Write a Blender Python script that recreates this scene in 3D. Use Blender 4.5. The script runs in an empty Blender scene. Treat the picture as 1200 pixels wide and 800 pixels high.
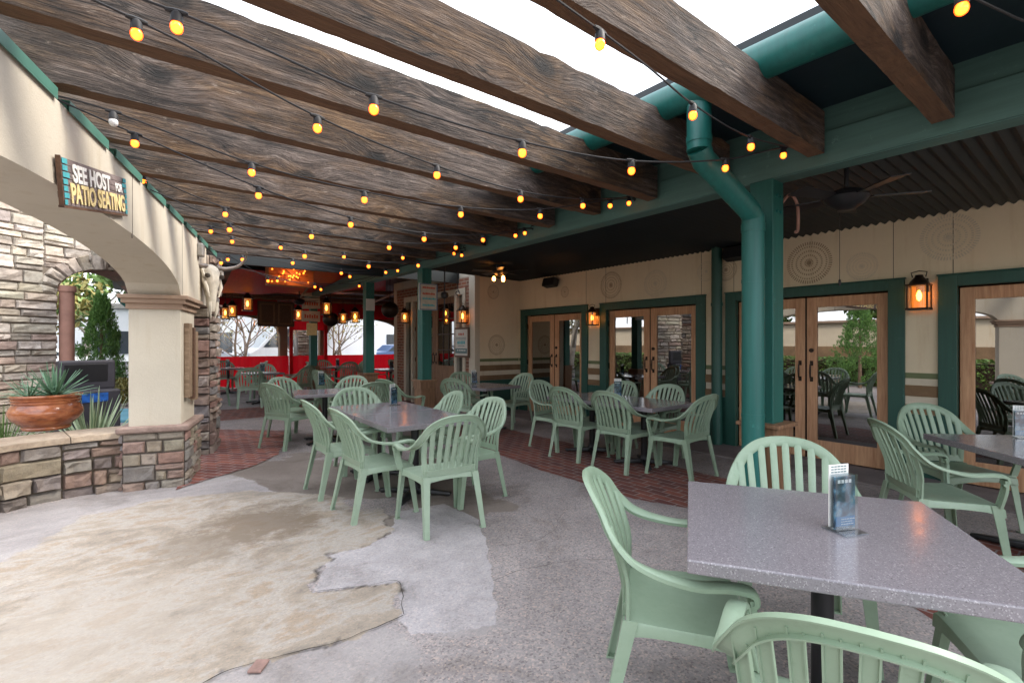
import bpy, bmesh, math, random
from mathutils import Vector, Matrix, noise
random.seed(7)
sc = bpy.context.scene
COL = sc.collection
R = math.radians
CH = 1.45                       # eye height
S38, C38 = math.sin(R(38.06)), math.cos(R(38.06))

def ray(px, py):
    u = (px-600)/576.0; v = (402-py)/576.0
    return Vector((S38+u*C38, C38-u*S38, v))
def gp(px, py, h=0.0):
    d = ray(px, py); t = (h-CH)/d.z
    return Vector((d.x*t, d.y*t, h))
def on_x(px, py, X):
    d = ray(px, py); t = X/d.x
    return Vector((X, d.y*t, CH+d.z*t))
def on_y(px, py, Y):
    d = ray(px, py); t = Y/d.y
    return Vector((d.x*t, Y, CH+d.z*t))
def on_line(px, py, P, Q):      # vertical plane through plan points P,Q
    d = ray(px, py)
    ex, ey = Q[0]-P[0], Q[1]-P[1]
    # t*d = P + s*e
    den = d.x*ey-d.y*ex
    t = (P[0]*ey-P[1]*ex)/den
    return Vector((d.x*t, d.y*t, CH+d.z*t))

# ------------------------------------------------------------------ materials
def nt(name):
    m = bpy.data.materials.new(name); m.use_nodes = True
    n = m.node_tree; b = n.nodes['Principled BSDF']
    return m, n, b
def N(n, t, **k):
    x = n.nodes.new(t)
    for a, v in k.items(): setattr(x, a, v)
    return x
def ramp(n, stops):
    r = N(n, 'ShaderNodeValToRGB')
    e = r.color_ramp.elements
    while len(e) < len(stops): e.new(0.5)
    for i, (p, c) in enumerate(stops):
        e[i].position = p; e[i].color = (*c, 1)
    return r
def mix(n, a, b, fac, mode='MIX'):
    x = N(n, 'ShaderNodeMix', data_type='RGBA', blend_type=mode)
    for s, v in ((0, fac), (6, a), (7, b)):
        if hasattr(v, 'is_output'): n.links.new(v, x.inputs[s])
        else: x.inputs[s].default_value = v if s == 0 else (*v, 1)
    return x.outputs[2]
def coords(n, kind='Object', scale=(1, 1, 1), rot=(0, 0, 0), rnd=False):
    t = N(n, 'ShaderNodeTexCoord'); o = t.outputs[kind]
    if rnd:
        oi = N(n, 'ShaderNodeObjectInfo'); ml = N(n, 'ShaderNodeVectorMath', operation='MULTIPLY_ADD')
        n.links.new(oi.outputs['Random'], ml.inputs[0]); ml.inputs[1].default_value = (37, 53, 71)
        n.links.new(o, ml.inputs[2]); o = ml.outputs[0]
    mp = N(n, 'ShaderNodeMapping'); mp.inputs['Scale'].default_value = scale; mp.inputs['Rotation'].default_value = rot
    n.links.new(o, mp.inputs[0]); return mp.outputs[0]
def noi(n, vec, scale, detail=5, rough=0.6, dist=0.0):
    x = N(n, 'ShaderNodeTexNoise'); n.links.new(vec, x.inputs['Vector'])
    x.inputs['Scale'].default_value = scale; x.inputs['Detail'].default_value = detail
    x.inputs['Roughness'].default_value = rough; x.inputs['Distortion'].default_value = dist
    return x.outputs['Fac']
def bump(n, b, h, s=0.2, d=0.01):
    x = N(n, 'ShaderNodeBump'); x.inputs['Strength'].default_value = s; x.inputs['Distance'].default_value = d
    n.links.new(h, x.inputs['Height']); n.links.new(x.outputs[0], b.inputs['Normal'])

def basic(name, c, rough=0.5, var=0.12, scale=6, bmp=0.1, metal=0, bscale=60, spec=None, rnd=False, bd=0.004):
    m, n, b = nt(name)
    v = coords(n, rnd=rnd); f = noi(n, v, scale)
    lo = tuple(x*(1-var) for x in c); hi = tuple(min(1, x*(1+var)) for x in c)
    r = ramp(n, [(0.3, lo), (0.7, hi)]); n.links.new(f, r.inputs[0]); n.links.new(r.outputs[0], b.inputs['Base Color'])
    b.inputs['Roughness'].default_value = rough; b.inputs['Metallic'].default_value = metal
    if spec is not None: b.inputs['Specular IOR Level'].default_value = spec
    if bmp: bump(n, b, noi(n, v, bscale, 3), bmp, bd)
    return m

M = {}
# weathered rafters (run along x)
def wood_rafter():
    m, n, b = nt('weathered_timber')
    v = coords(n, scale=(0.085, 1, 1), rnd=True)
    # knots: distort the grain
    vk = coords(n, scale=(0.8, 0, 1.2), rnd=True)
    kx = N(n, 'ShaderNodeSeparateXYZ'); n.links.new(vk, kx.inputs[0]); kc = N(n, 'ShaderNodeCombineXYZ'); n.links.new(kx.outputs[0], kc.inputs[0]); n.links.new(kx.outputs[2], kc.inputs[1])
    vo = N(n, 'ShaderNodeTexVoronoi', voronoi_dimensions='2D'); vo.inputs['Scale'].default_value = 1.5; n.links.new(kc.outputs[0], vo.inputs['Vector'])
    kn = ramp(n, [(0.0, (0, 0, 0)), (0.04, (0.06,)*3), (0.055, (0.30,)*3), (0.070, (0.10,)*3), (0.12, (1, 1, 1))]); n.links.new(vo.outputs['Distance'], kn.inputs[0])
    sw = ramp(n, [(0.0, (1, 1, 1)), (0.33, (0, 0, 0))]); n.links.new(vo.outputs['Distance'], sw.inputs[0])
    add = N(n, 'ShaderNodeVectorMath', operation='MULTIPLY_ADD'); n.links.new(sw.outputs[0], add.inputs[0])
    add.inputs[1].default_value = (0.0, 0.03, 0.10); n.links.new(v, add.inputs[2])
    g = noi(n, add.outputs[0], 36, 12, 0.74, 0.05)
    gf = noi(n, add.outputs[0], 120, 4, 0.6)
    big = noi(n, coords(n, scale=(0.5, 1, 1.6), rnd=True), 2.2, 6, .65)
    r1 = ramp(n, [(0.32, (0.012, 0.007, 0.004)), (0.43, (0.058, 0.034, 0.018)), (0.56, (0.135, 0.086, 0.046)), (0.74, (0.30, 0.215, 0.13))])
    n.links.new(g, r1.inputs[0])
    r2 = ramp(n, [(0.32, (0.018, 0.015, 0.015)), (0.5, (0.105, 0.088, 0.084)), (0.72, (0.29, 0.265, 0.265))]); n.links.new(g, r2.inputs[0])
    sel = ramp(n, [(0.42, (0, 0, 0)), (0.58, (1, 1, 1))]); n.links.new(big, sel.inputs[0])
    c = mix(n, r1.outputs[0], r2.outputs[0], sel.outputs[0])
    dk = ramp(n, [(0.38, (0.28,)*3), (0.52, (1, 1, 1))]); n.links.new(noi(n, coords(n, scale=(0.35, 1, 1), rnd=True), 3.2, 9, 0.78), dk.inputs[0])
    c = mix(n, c, dk.outputs[0], 0.92, 'MULTIPLY')
    ck = ramp(n, [(0.485, (1, 1, 1)), (0.497, (0.06,)*3), (0.503, (0.06,)*3), (0.515, (1, 1, 1))]); n.links.new(noi(n, coords(n, scale=(0.10, 1, 1), rnd=True), 4.2, 4, 0.6), ck.inputs[0])
    cm = ramp(n, [(0.50, (0, 0, 0)), (0.56, (1, 1, 1))]); n.links.new(noi(n, v, 3.1, 3), cm.inputs[0])
    c = mix(n, c, mix(n, (1, 1, 1), ck.outputs[0], cm.outputs[0]), 0.9, 'MULTIPLY')
    fl = ramp(n, [(0.60, (0, 0, 0)), (0.66, (1, 1, 1))]); n.links.new(noi(n, coords(n, scale=(0.4, 1, 1), rnd=True), 17, 8, 0.8), fl.inputs[0])
    c = mix(n, c, (0.36, 0.33, 0.31), mix(n, (0, 0, 0), fl.outputs[0], 0.55))
    c = mix(n, c, kn.outputs[0], 0.95, 'MULTIPLY'); c = mix(n, c, (0.80, 0.70, 0.60), 1.0, 'MULTIPLY')
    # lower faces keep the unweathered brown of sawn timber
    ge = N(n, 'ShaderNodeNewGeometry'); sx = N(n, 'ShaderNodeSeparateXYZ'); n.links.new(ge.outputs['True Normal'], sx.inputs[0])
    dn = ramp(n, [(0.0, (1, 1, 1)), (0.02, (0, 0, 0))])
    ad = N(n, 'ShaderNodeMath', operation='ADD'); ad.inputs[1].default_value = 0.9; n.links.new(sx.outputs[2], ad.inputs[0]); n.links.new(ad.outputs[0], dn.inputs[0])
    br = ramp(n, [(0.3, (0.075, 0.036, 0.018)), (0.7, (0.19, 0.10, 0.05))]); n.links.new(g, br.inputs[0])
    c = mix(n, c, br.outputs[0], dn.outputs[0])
    n.links.new(c, b.inputs['Base Color']); b.inputs['Roughness'].default_value = 0.85
    ma = N(n, 'ShaderNodeMath', operation='ADD'); n.links.new(g, ma.inputs[0]); n.links.new(gf, ma.inputs[1])
    bump(n, b, ma.outputs[0], 0.9, 0.016)
    return m
M['rafter'] = wood_rafter()

def wood(name, c1, c2, axis=2, rough=0.55, sc_=1.0):
    m, n, b = nt(name)
    s = [1, 1, 1]; s[axis] = 0.08
    v = coords(n, scale=tuple(x*sc_ for x in s), rnd=True)
    g = noi(n, v, 38, 6, 0.6, 0.3)
    r = ramp(n, [(0.3, c1), (0.7, c2)]); n.links.new(g, r.inputs[0])
    n.links.new(r.outputs[0], b.inputs['Base Color']); b.inputs['Roughness'].default_value = rough
    bump(n, b, g, 0.15, 0.003); return m
M['door_wood'] = wood('oak_door', (0.40, 0.19, 0.095), (0.62, 0.36, 0.20))
M['cedar'] = wood('cedar_pedestal', (0.14, 0.07, 0.035), (0.30, 0.165, 0.09))
M['plank'] = wood('weathered_plank', (0.16, 0.10, 0.06), (0.33, 0.24, 0.16), axis=0)
M['dark_wood'] = wood('dark_plank', (0.07, 0.035, 0.02), (0.16, 0.085, 0.05), axis=1)
M['copper'] = wood('copper_board', (0.28, 0.075, 0.02), (0.5, 0.16, 0.05), axis=0)

def stucco(name, c, stain=0.06, b_=0.45):
    m, n, b = nt(name)
    v = coords(n); f = noi(n, v, 1.3, 8, 0.7); v2 = coords(n, scale=(1.6, 1.6, 0.16)); f2 = noi(n, v2, 4.5, 7, .65)
    r = ramp(n, [(0.35, tuple(x*(1-stain*1.4) for x in c)), (0.65, c)]); n.links.new(f, r.inputs[0])
    r2 = ramp(n, [(0.30, (0.80, 0.73, 0.62)), (0.46, (1, 1, 1))]); n.links.new(f2, r2.inputs[0])
    cc = mix(n, r.outputs[0], r2.outputs[0], 0.5, 'MULTIPLY')
    r3 = ramp(n, [(0.60, (0, 0, 0)), (0.72, (1, 1, 1))]); n.links.new(noi(n, v, 7, 9, .8), r3.inputs[0])
    cc = mix(n, cc, tuple(x*0.82 for x in c), mix(n, (0, 0, 0), r3.outputs[0], 0.5))
    n.links.new(cc, b.inputs['Base Color']); b.inputs['Roughness'].default_value = 0.9
    ma = N(n, 'ShaderNodeMath', operation='ADD'); n.links.new(noi(n, v, 70, 6, 0.75), ma.inputs[0]); n.links.new(noi(n, v, 9, 3), ma.inputs[1])
    bump(n, b, ma.outputs[0], b_, 0.006); return m
M['cream'] = stucco('cream_stucco', (0.57, 0.515, 0.42))
M['wallcream'] = stucco('tan_stucco', (0.74, 0.62, 0.44), 0.05)
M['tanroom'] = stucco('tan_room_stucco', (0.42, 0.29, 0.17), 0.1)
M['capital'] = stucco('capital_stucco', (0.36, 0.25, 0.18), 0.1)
M['pale_building'] = stucco('pale_building', (0.62, 0.52, 0.38))

def paint(name, c, rough=0.45, axis=1, var=0.14):
    m, n, b = nt(name)
    s = [1, 1, 1]; s[axis] = 0.06
    v = coords(n, scale=tuple(s)); g = noi(n, v, 30, 6, 0.6)
    r = ramp(n, [(0.3, tuple(x*(1-var) for x in c)), (0.7, tuple(x*(1+var) for x in c))]); n.links.new(g, r.inputs[0])
    w = noi(n, coords(n), 9, 6, 0.75); wr = ramp(n, [(0.62, (0, 0, 0)), (0.72, (1, 1, 1))]); n.links.new(w, wr.inputs[0])
    n.links.new(mix(n, r.outputs[0], tuple(min(1, x*1.5+0.02) for x in c), wr.outputs[0]), b.inputs['Base Color'])
    b.inputs['Roughness'].default_value = rough; bump(n, b, g, 0.2, 0.003); return m
M['teal'] = paint('teal_paint', (0.070, 0.150, 0.130), 0.6)
M['teal_post'] = paint('teal_post_paint', (0.014, 0.105, 0.085), 0.5, 2)
M['green_trim'] = paint('green_trim', (0.014, 0.070, 0.052), 0.5, 2)
M['dark_ceiling'] = basic('dark_metal_ceiling', (0.009, 0.014, 0.016), 0.55, 0.2, 3, 0.05)
M['flashing'] = basic('green_flashing', (0.075, 0.20, 0.155), 0.4, 0.15, 5, 0.05)
M['pipe'] = paint('teal_pipe', (0.010, 0.112, 0.096), 0.42, 2)

def resin():
    m, n, b = nt('green_resin')
    v = coords(n); oi = N(n, 'ShaderNodeObjectInfo')
    f = noi(n, v, 7, 5, 0.65)
    r = ramp(n, [(0.3, (0.265, 0.360, 0.262)), (0.7, (0.315, 0.415, 0.308))]); n.links.new(f, r.inputs[0])
    d = ramp(n, [(0.25, (0.72, 0.72, 0.66)), (0.42, (1, 1, 1))]); n.links.new(noi(n, v, 22, 6, 0.75), d.inputs[0])
    n.links.new(mix(n, r.outputs[0], d.outputs[0], 0.45, 'MULTIPLY'), b.inputs['Base Color'])
    ge = N(n, 'ShaderNodeNewGeometry'); wr = ramp(n, [(0.35, (0.86, 0.88, 0.84)), (0.65, (1.08, 1.05, 1.06))]); n.links.new(noi(n, ge.outputs['Position'], 0.9, 2), wr.inputs[0])
    sc1 = ramp(n, [(0.66, (0, 0, 0)), (0.70, (1, 1, 1))]); n.links.new(noi(n, coords(n, scale=(1, 0.35, 2)), 45, 7, 0.8), sc1.inputs[0])
    c = b.inputs['Base Color'].links[0].from_socket; c = mix(n, c, wr.outputs[0], 1.0, 'MULTIPLY'); c = mix(n, c, (0.19, 0.22, 0.16), mix(n, (0, 0, 0), sc1.outputs[0], 0.5)); n.links.new(c, b.inputs['Base Color'])
    rg = ramp(n, [(0.3, (0.32,)*3), (0.7, (0.55,)*3)]); n.links.new(noi(n, v, 9, 6, 0.7), rg.inputs[0]); n.links.new(rg.outputs[0], b.inputs['Roughness']); b.inputs['Specular IOR Level'].default_value = 0.45
    bump(n, b, noi(n, v, 260, 2), 0.06, 0.002); return m
M['resin'] = resin()

def granite():
    m, n, b = nt('speckled_quartz')
    v = coords(n)
    vo = N(n, 'ShaderNodeTexVoronoi'); vo.inputs['Scale'].default_value = 290; n.links.new(v, vo.inputs['Vector'])
    sx = N(n, 'ShaderNodeSeparateColor'); n.links.new(vo.outputs['Color'], sx.inputs[0])
    r = ramp(n, [(0.0, (0.14, 0.125, 0.13)), (0.09, (0.205, 0.187, 0.200)), (0.88, (0.235, 0.215, 0.232)), (0.98, (0.36, 0.335, 0.345))])
    n.links.new(sx.outputs[0], r.inputs[0])
    n.links.new(r.outputs[0], b.inputs['Base Color'])
    f = noi(n, v, 12, 6, 0.7); rr = ramp(n, [(0.35, (0.12,)*3), (0.7, (0.22,)*3)]); n.links.new(f, rr.inputs[0])
    n.links.new(rr.outputs[0], b.inputs['Roughness']); b.inputs['Specular IOR Level'].default_value = 0.6
    return m
M['granite'] = granite()

def stonemat(name):
    m, n, b = nt(name)
    a = N(n, 'ShaderNodeVertexColor', layer_name='tint')
    v = coords(n); f = noi(n, v, 16, 7, 0.7); f2 = noi(n, coords(n, scale=(1, 1, 3)), 5, 5)
    r = ramp(n, [(0.25, (0.55, 0.52, 0.5)), (0.5, (0.92, 0.9, 0.88)), (0.75, (1.2, 1.16, 1.1))]); n.links.new(f, r.inputs[0])
    r2 = ramp(n, [(0.3, (0.75, 0.7, 0.66)), (0.6, (1.05, 1.05, 1.05))]); n.links.new(f2, r2.inputs[0])
    c = mix(n, a.outputs[0], r.outputs[0], 0.9, 'MULTIPLY'); c = mix(n, c, r2.outputs[0], 0.8, 'MULTIPLY')
    n.links.new(c, b.inputs['Base Color']); b.inputs['Roughness'].default_value = 0.9
    bump(n, b, noi(n, v, 40, 8, 0.72), 0.7, 0.012); return m
M['stone'] = stonemat('ledge_stone')
M['mortar'] = basic('mortar', (0.16, 0.135, 0.11), 0.95, 0.2, 20, 0.3)

def concrete_color(n, stops, scale, speck=0.0, rough=0.85, rs=90, stretch=(1, 1, 1), rot=(0, 0, 0), grey=0.35):
    v = coords(n, scale=stretch, rot=rot); v0 = coords(n)
    r = ramp(n, stops); n.links.new(noi(n, v, scale, 9, 0.68, 0.3), r.inputs[0])
    c = r.outputs[0]
    st = ramp(n, [(0.32, (0.50, 0.46, 0.42)), (0.46, (1, 1, 1)), (0.62, (1, 1, 1)), (0.75, (1.12, 1.12, 1.14))]); n.links.new(noi(n, v0, 0.9, 8, 0.72, 0.6), st.inputs[0])
    c = mix(n, c, st.outputs[0], 0.7, 'MULTIPLY')
    gr = noi(n, v0, 220, 5, 0.75); g2 = ramp(n, [(0.3, (0.62,)*3), (0.7, (1.25,)*3)]); n.links.new(gr, g2.inputs[0])
    c = mix(n, c, g2.outputs[0], grey, 'MULTIPLY')
    if speck:
        vo = N(n, 'ShaderNodeTexVoronoi'); vo.inputs['Scale'].default_value = 105; n.links.new(v0, vo.inputs['Vector'])
        sx = N(n, 'ShaderNodeSeparateColor'); n.links.new(vo.outputs['Color'], sx.inputs[0])
        sr = ramp(n, [(0.0, (0.45, 0.42, 0.42)), (0.2, (0.85, 0.83, 0.82)), (0.6, (1.0, 0.97, 0.96)), (0.9, (1.35, 1.22, 1.12)), (1.0, (1.7, 1.4, 1.2))]); n.links.new(sx.outputs[0], sr.inputs[0])
        c = mix(n, c, sr.outputs[0], speck, 'MULTIPLY')
    return c, gr, v0
DEFS = {}
def concrete(name, stops, scale, speck=0.0, rough=0.85, **k):
    DEFS[name] = (stops, scale, speck, rough, k)
    m, n, b = nt(name); c, gr, v0 = concrete_color(n, stops, scale, speck, rough, **k)
    n.links.new(c, b.inputs['Base Color']); b.inputs['Roughness'].default_value = rough
    ma = N(n, 'ShaderNodeMath', operation='ADD'); n.links.new(gr, ma.inputs[0]); n.links.new(noi(n, v0, 14, 5), ma.inputs[1])
    bump(n, b, ma.outputs[0], 0.35, 0.004); return m
M['aggregate'] = concrete('exposed_aggregate', [(0.3, (0.222, 0.203, 0.200)), (0.5, (0.300, 0.277, 0.276)), (0.7, (0.378, 0.352, 0.348))], 1.1, 0.75)
M['tan_concrete'] = concrete('stained_tan_concrete', [(0.26, (0.17, 0.15, 0.135)), (0.38, (0.27, 0.235, 0.195)), (0.46, (0.335, 0.285, 0.23)), (0.53, (0.38, 0.35, 0.315)), (0.61, (0.32, 0.255, 0.19)), (0.74, (0.37, 0.34, 0.305))], 3.0, 0.25, 0.85, stretch=(0.75, 1.2, 1), rot=(0, 0, R(-38)), grey=0.3)
def tan_stain(n, src):
    t = N(n, 'ShaderNodeTexCoord')
    for (px, py, rad, colr, st) in ((312, 612, 0.62, (0.17, 0.125, 0.085), 0.8), (240, 640, 0.5, (0.20, 0.16, 0.12), .6), (60, 760, 1.0, (0.37, 0.33, 0.285), .5)):
        p = gp(px, py); d = N(n, 'ShaderNodeVectorMath', operation='DISTANCE'); n.links.new(t.outputs['Object'], d.inputs[0]); d.inputs[1].default_value = (p.x, p.y, 0.008)
        q = noi(n, t.outputs['Object'], 6.5, 10, 0.75, 0.15)
        m1 = N(n, 'ShaderNodeMath', operation='MULTIPLY_ADD'); n.links.new(d.outputs['Value'], m1.inputs[0]); m1.inputs[1].default_value = -0.42/rad; m1.inputs[2].default_value = 0.36
        m2 = N(n, 'ShaderNodeMath', operation='ADD'); n.links.new(m1.outputs[0], m2.inputs[0]); n.links.new(q, m2.inputs[1])
        r = ramp(n, [(0.50, (0, 0, 0)), (0.68, (st,)*3)]); n.links.new(m2.outputs[0], r.inputs[0]); src = mix(n, src, colr, r.outputs[0])
    return src
M['pale_concrete'] = concrete('pale_concrete', [(0.28, (0.27, 0.255, 0.255)), (0.42, (0.36, 0.34, 0.345)), (0.56, (0.42, 0.40, 0.41)), (0.72, (0.48, 0.455, 0.46))], 3.2, 0.35)
M['strip_concrete'] = concrete('path_concrete', [(0.3, (0.24, 0.222, 0.222)), (0.5, (0.32, 0.298, 0.295)), (0.7, (0.40, 0.375, 0.37))], 1.4, 0.25, stretch=(0.6, 1.4, 1))
M['damp_concrete'] = concrete('damp_concrete', [(0.3, (0.16, 0.13, 0.11)), (0.7, (0.25, 0.215, 0.19))], 1.2, 0.2, 0.7)
M['kerb'] = concrete('doorway_concrete', [(0.3, (0.14, 0.12, 0.12)), (0.7, (0.22, 0.19, 0.185))], 2, 0.2)
M['asphalt'] = basic('asphalt', (0.06, 0.06, 0.062), 0.9, 0.2, 2, 0.4)
M['crack'] = basic('crack_dirt', (0.035, 0.028, 0.022), 1, 0.3, 20, 0)
M['stain'] = concrete('brown_stain', [(0.3, (0.27, 0.20, 0.13)), (0.7, (0.40, 0.31, 0.215))], 5, 0, 0.8)

def bricks(name, rot, s=1.0, rows=0.1, dark=1.0):
    m, n, b = nt(name)
    v = coords(n, rot=(0, 0, rot))
    dn = noi(n, v, 3, 3); 
    bt = N(n, 'ShaderNodeTexBrick'); n.links.new(v, bt.inputs['Vector'])
    bt.inputs['Scale'].default_value = s; bt.inputs['Mortar Size'].default_value = 0.007; bt.inputs['Brick Width'].default_value = 0.205
    bt.inputs['Row Height'].default_value = rows; bt.inputs['Mortar Smooth'].default_value = 0.3; bt.inputs['Bias'].default_value = 0.1
    bt.inputs['Color1'].default_value = (0.33*dark, 0.105*dark, 0.065*dark, 1); bt.inputs['Color2'].default_value = (0.16*dark, 0.055*dark, 0.045*dark, 1)
    bt.inputs['Mortar'].default_value = (0.36*dark, 0.31*dark, 0.29*dark, 1)
    g = noi(n, v, 9, 7, 0.7); r = ramp(n, [(0.3, (0.55, 0.55, 0.6)), (0.7, (1.15, 1.1, 1.1))]); n.links.new(g, r.inputs[0])
    n.links.new(mix(n, bt.outputs['Color'], r.outputs[0], 0.8, 'MULTIPLY'), b.inputs['Base Color'])
    b.inputs['Roughness'].default_value = 0.8
    iv = N(n, 'ShaderNodeMath', operation='SUBTRACT'); iv.inputs[0].default_value = 1; n.links.new(bt.outputs['Fac'], iv.inputs[1])
    bump(n, b, iv.outputs[0], 0.5, 0.006); return m
M['brick_floor'] = bricks('brick_paving', R(52))
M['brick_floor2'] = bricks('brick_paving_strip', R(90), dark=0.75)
M['brick_floor3'] = bricks('brick_paving_room', R(60), dark=0.9)
M['loose_brick'] = basic('loose_brick', (0.27, 0.17, 0.145), .9, .35, 14, .3)

def glassmat(name, tint=(0.9, 0.9, 0.9), refl=0.10, boost=1.0, rough=0.0):
    m = bpy.data.materials.new(name); m.use_nodes = True; n = m.node_tree; n.nodes.clear()
    o = N(n, 'ShaderNodeOutputMaterial'); g = N(n, 'ShaderNodeBsdfGlossy'); g.inputs['Roughness'].default_value = rough
    t = N(n, 'ShaderNodeBsdfTransparent'); t.inputs[0].default_value = (*tint, 1)
    fr = N(n, 'ShaderNodeFresnel'); fr.inputs[0].default_value = 1.5
    ma = N(n, 'ShaderNodeMath', operation='MULTIPLY_ADD'); ma.use_clamp = True; ma.inputs[1].default_value = boost; ma.inputs[2].default_value = refl
    n.links.new(fr.outputs[0], ma.inputs[0])
    ge = N(n, 'ShaderNodeNewGeometry'); iv = N(n, 'ShaderNodeMath', operation='SUBTRACT'); iv.inputs[0].default_value = 1; n.links.new(ge.outputs['Backfacing'], iv.inputs[1])
    mm = N(n, 'ShaderNodeMath', operation='MULTIPLY'); n.links.new(ma.outputs[0], mm.inputs[0]); n.links.new(iv.outputs[0], mm.inputs[1]); ma = mm
    x = N(n, 'ShaderNodeMixShader'); n.links.new(ma.outputs[0], x.inputs[0]); n.links.new(t.outputs[0], x.inputs[1]); n.links.new(g.outputs[0], x.inputs[2])
    n.links.new(x.outputs[0], o.inputs[0]); return m
M['door_glass'] = glassmat('door_glass', (0.30, 0.28, 0.27), 0.34, 1.0)
M['clear_vinyl'] = glassmat('clear_vinyl', (0.80, 0.82, 0.86), 0.08, 0.6, 0.08)
M['acrylic'] = glassmat('acrylic', (0.86, 0.9, 0.92), 0.12, 1.0, 0.05)
M['lantern_glass'] = glassmat('lantern_glass', (1.0, 0.72, 0.36), 0.05, 0.5, 0.1)
def glow_glass():
    n = M['lantern_glass'].node_tree; o = n.nodes['Material Output']; src = o.inputs[0].links[0].from_socket
    e = N(n, 'ShaderNodeEmission'); e.inputs[0].default_value = (1, 0.36, 0.07, 1); e.inputs[1].default_value = 0.07
    a = N(n, 'ShaderNodeAddShader'); n.links.new(src, a.inputs[0]); n.links.new(e.outputs[0], a.inputs[1]); n.links.new(a.outputs[0], o.inputs[0])
glow_glass()

def emis(name, c, s):
    m, n, b = nt(name); b.inputs['Base Color'].default_value = (*c, 1)
    b.inputs['Emission Color'].default_value = (*c, 1); b.inputs['Emission Strength'].default_value = s; return m
def bulbmat(name, core, rim, s1, s2):
    m, n, b = nt(name); lw_ = N(n, 'ShaderNodeLayerWeight'); lw_.inputs[0].default_value = 0.5
    r = ramp(n, [(0.15, tuple(x*s1 for x in core)), (0.75, tuple(x*s2 for x in rim))]); n.links.new(lw_.outputs['Facing'], r.inputs[0])
    b.inputs['Base Color'].default_value = (0.5, 0.2, 0.03, 1); n.links.new(r.outputs[0], b.inputs['Emission Color']); b.inputs['Emission Strength'].default_value = 2.0; b.inputs['Roughness'].default_value = .15
    return m
M['bulb'] = bulbmat('warm_bulb', (1.0, 0.175, 0.014), (1.0, 0.06, 0.002), 1.1, .5)
M['flame'] = emis('lantern_bulb', (1.0, 0.36, 0.07), 7)
M['fairy'] = emis('tiny_bulb', (1.0, 0.22, 0.02), 1.3)
M['red_led'] = emis('red_lamp', (1.0, 0.02, 0.01), 3)
M['dead_bulb'] = basic('unlit_bulb', (0.75, 0.75, 0.75), 0.2, 0.02, 5, 0)
M['black'] = basic('black_metal', (0.012, 0.012, 0.014), 0.4, 0.2, 10, 0.05)
M['wire'] = basic('black_cable', (0.015, 0.014, 0.016), 0.6, 0.1, 10, 0)
M['bronze'] = basic('dark_bronze', (0.03, 0.018, 0.012), 0.4, 0.2, 30, 0.1, metal=0.6)
def fabric(name, c, sc_=14):
    m, n, b = nt(name); v = coords(n, scale=(1, 1, 0.08)); f = noi(n, v, sc_, 4)
    r = ramp(n, [(0.3, tuple(x*0.6 for x in c)), (0.7, c)]); n.links.new(f, r.inputs[0]); n.links.new(r.outputs[0], b.inputs['Base Color'])
    b.inputs['Roughness'].default_value = 0.5; bump(n, b, f, 0.6, 0.03); return m
M['red'] = fabric('red_canvas', (0.62, 0.012, 0.02))
def translucent(m, c, f_=.45):
    n = m.node_tree; b = n.nodes['Principled BSDF']; o = n.nodes['Material Output']; t = N(n, 'ShaderNodeBsdfTranslucent'); t.inputs[0].default_value = (*c, 1)
    x = N(n, 'ShaderNodeMixShader'); x.inputs[0].default_value = f_; n.links.new(b.outputs[0], x.inputs[1]); n.links.new(t.outputs[0], x.inputs[2]); n.links.new(x.outputs[0], o.inputs[0])
translucent(M['red'], (0.75, 0.01, 0.02), .5)
M['deepred'] = fabric('deep_red_canvas', (0.5, 0.006, 0.012))
M['terracotta'] = None
def terra():
    m, n, b = nt('glazed_terracotta'); v = coords(n, scale=(1, 1, 2.5)); f = noi(n, v, 7, 7, 0.65)
    r = ramp(n, [(0.28, (0.12, 0.035, 0.015)), (0.48, (0.33, 0.10, 0.038)), (0.7, (0.50, 0.20, 0.085))]); n.links.new(f, r.inputs[0])
    n.links.new(r.outputs[0], b.inputs['Base Color']); b.inputs['Roughness'].default_value = 0.22; b.inputs['Coat Weight'].default_value = 0.4
    bump(n, b, noi(n, coords(n), 18, 4), 0.15, 0.004); return m
M['terracotta'] = terra()
M['clay_pipe'] = basic('clay_pipe_paint', (0.30, 0.155, 0.115), 0.7, 0.15, 6, 0.1)
M['soil'] = basic('soil', (0.05, 0.03, 0.02), 1, 0.4, 40, 0.6)
M['bone'] = basic('bone', (0.62, 0.57, 0.48), 0.7, 0.22, 14, 0.35)
M['horn'] = basic('horn', (0.22, 0.18, 0.15), 0.35, 0.45, 9, 0.2)
M['socket_shade'] = basic('socket_shade_ball', (0.05, 0.04, 0.03), 0.9, 0.2, 9, 0)  # dark colour standing in for the shade inside the skull's eye hollows
M['grey_metal'] = basic('grey_galvanised', (0.33, 0.32, 0.30), 0.45, 0.2, 20, 0.05, metal=0.3)
M['speaker'] = basic('black_speaker', (0.012, 0.012, 0.012), 0.6, 0.2, 40, 0.2)
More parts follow.
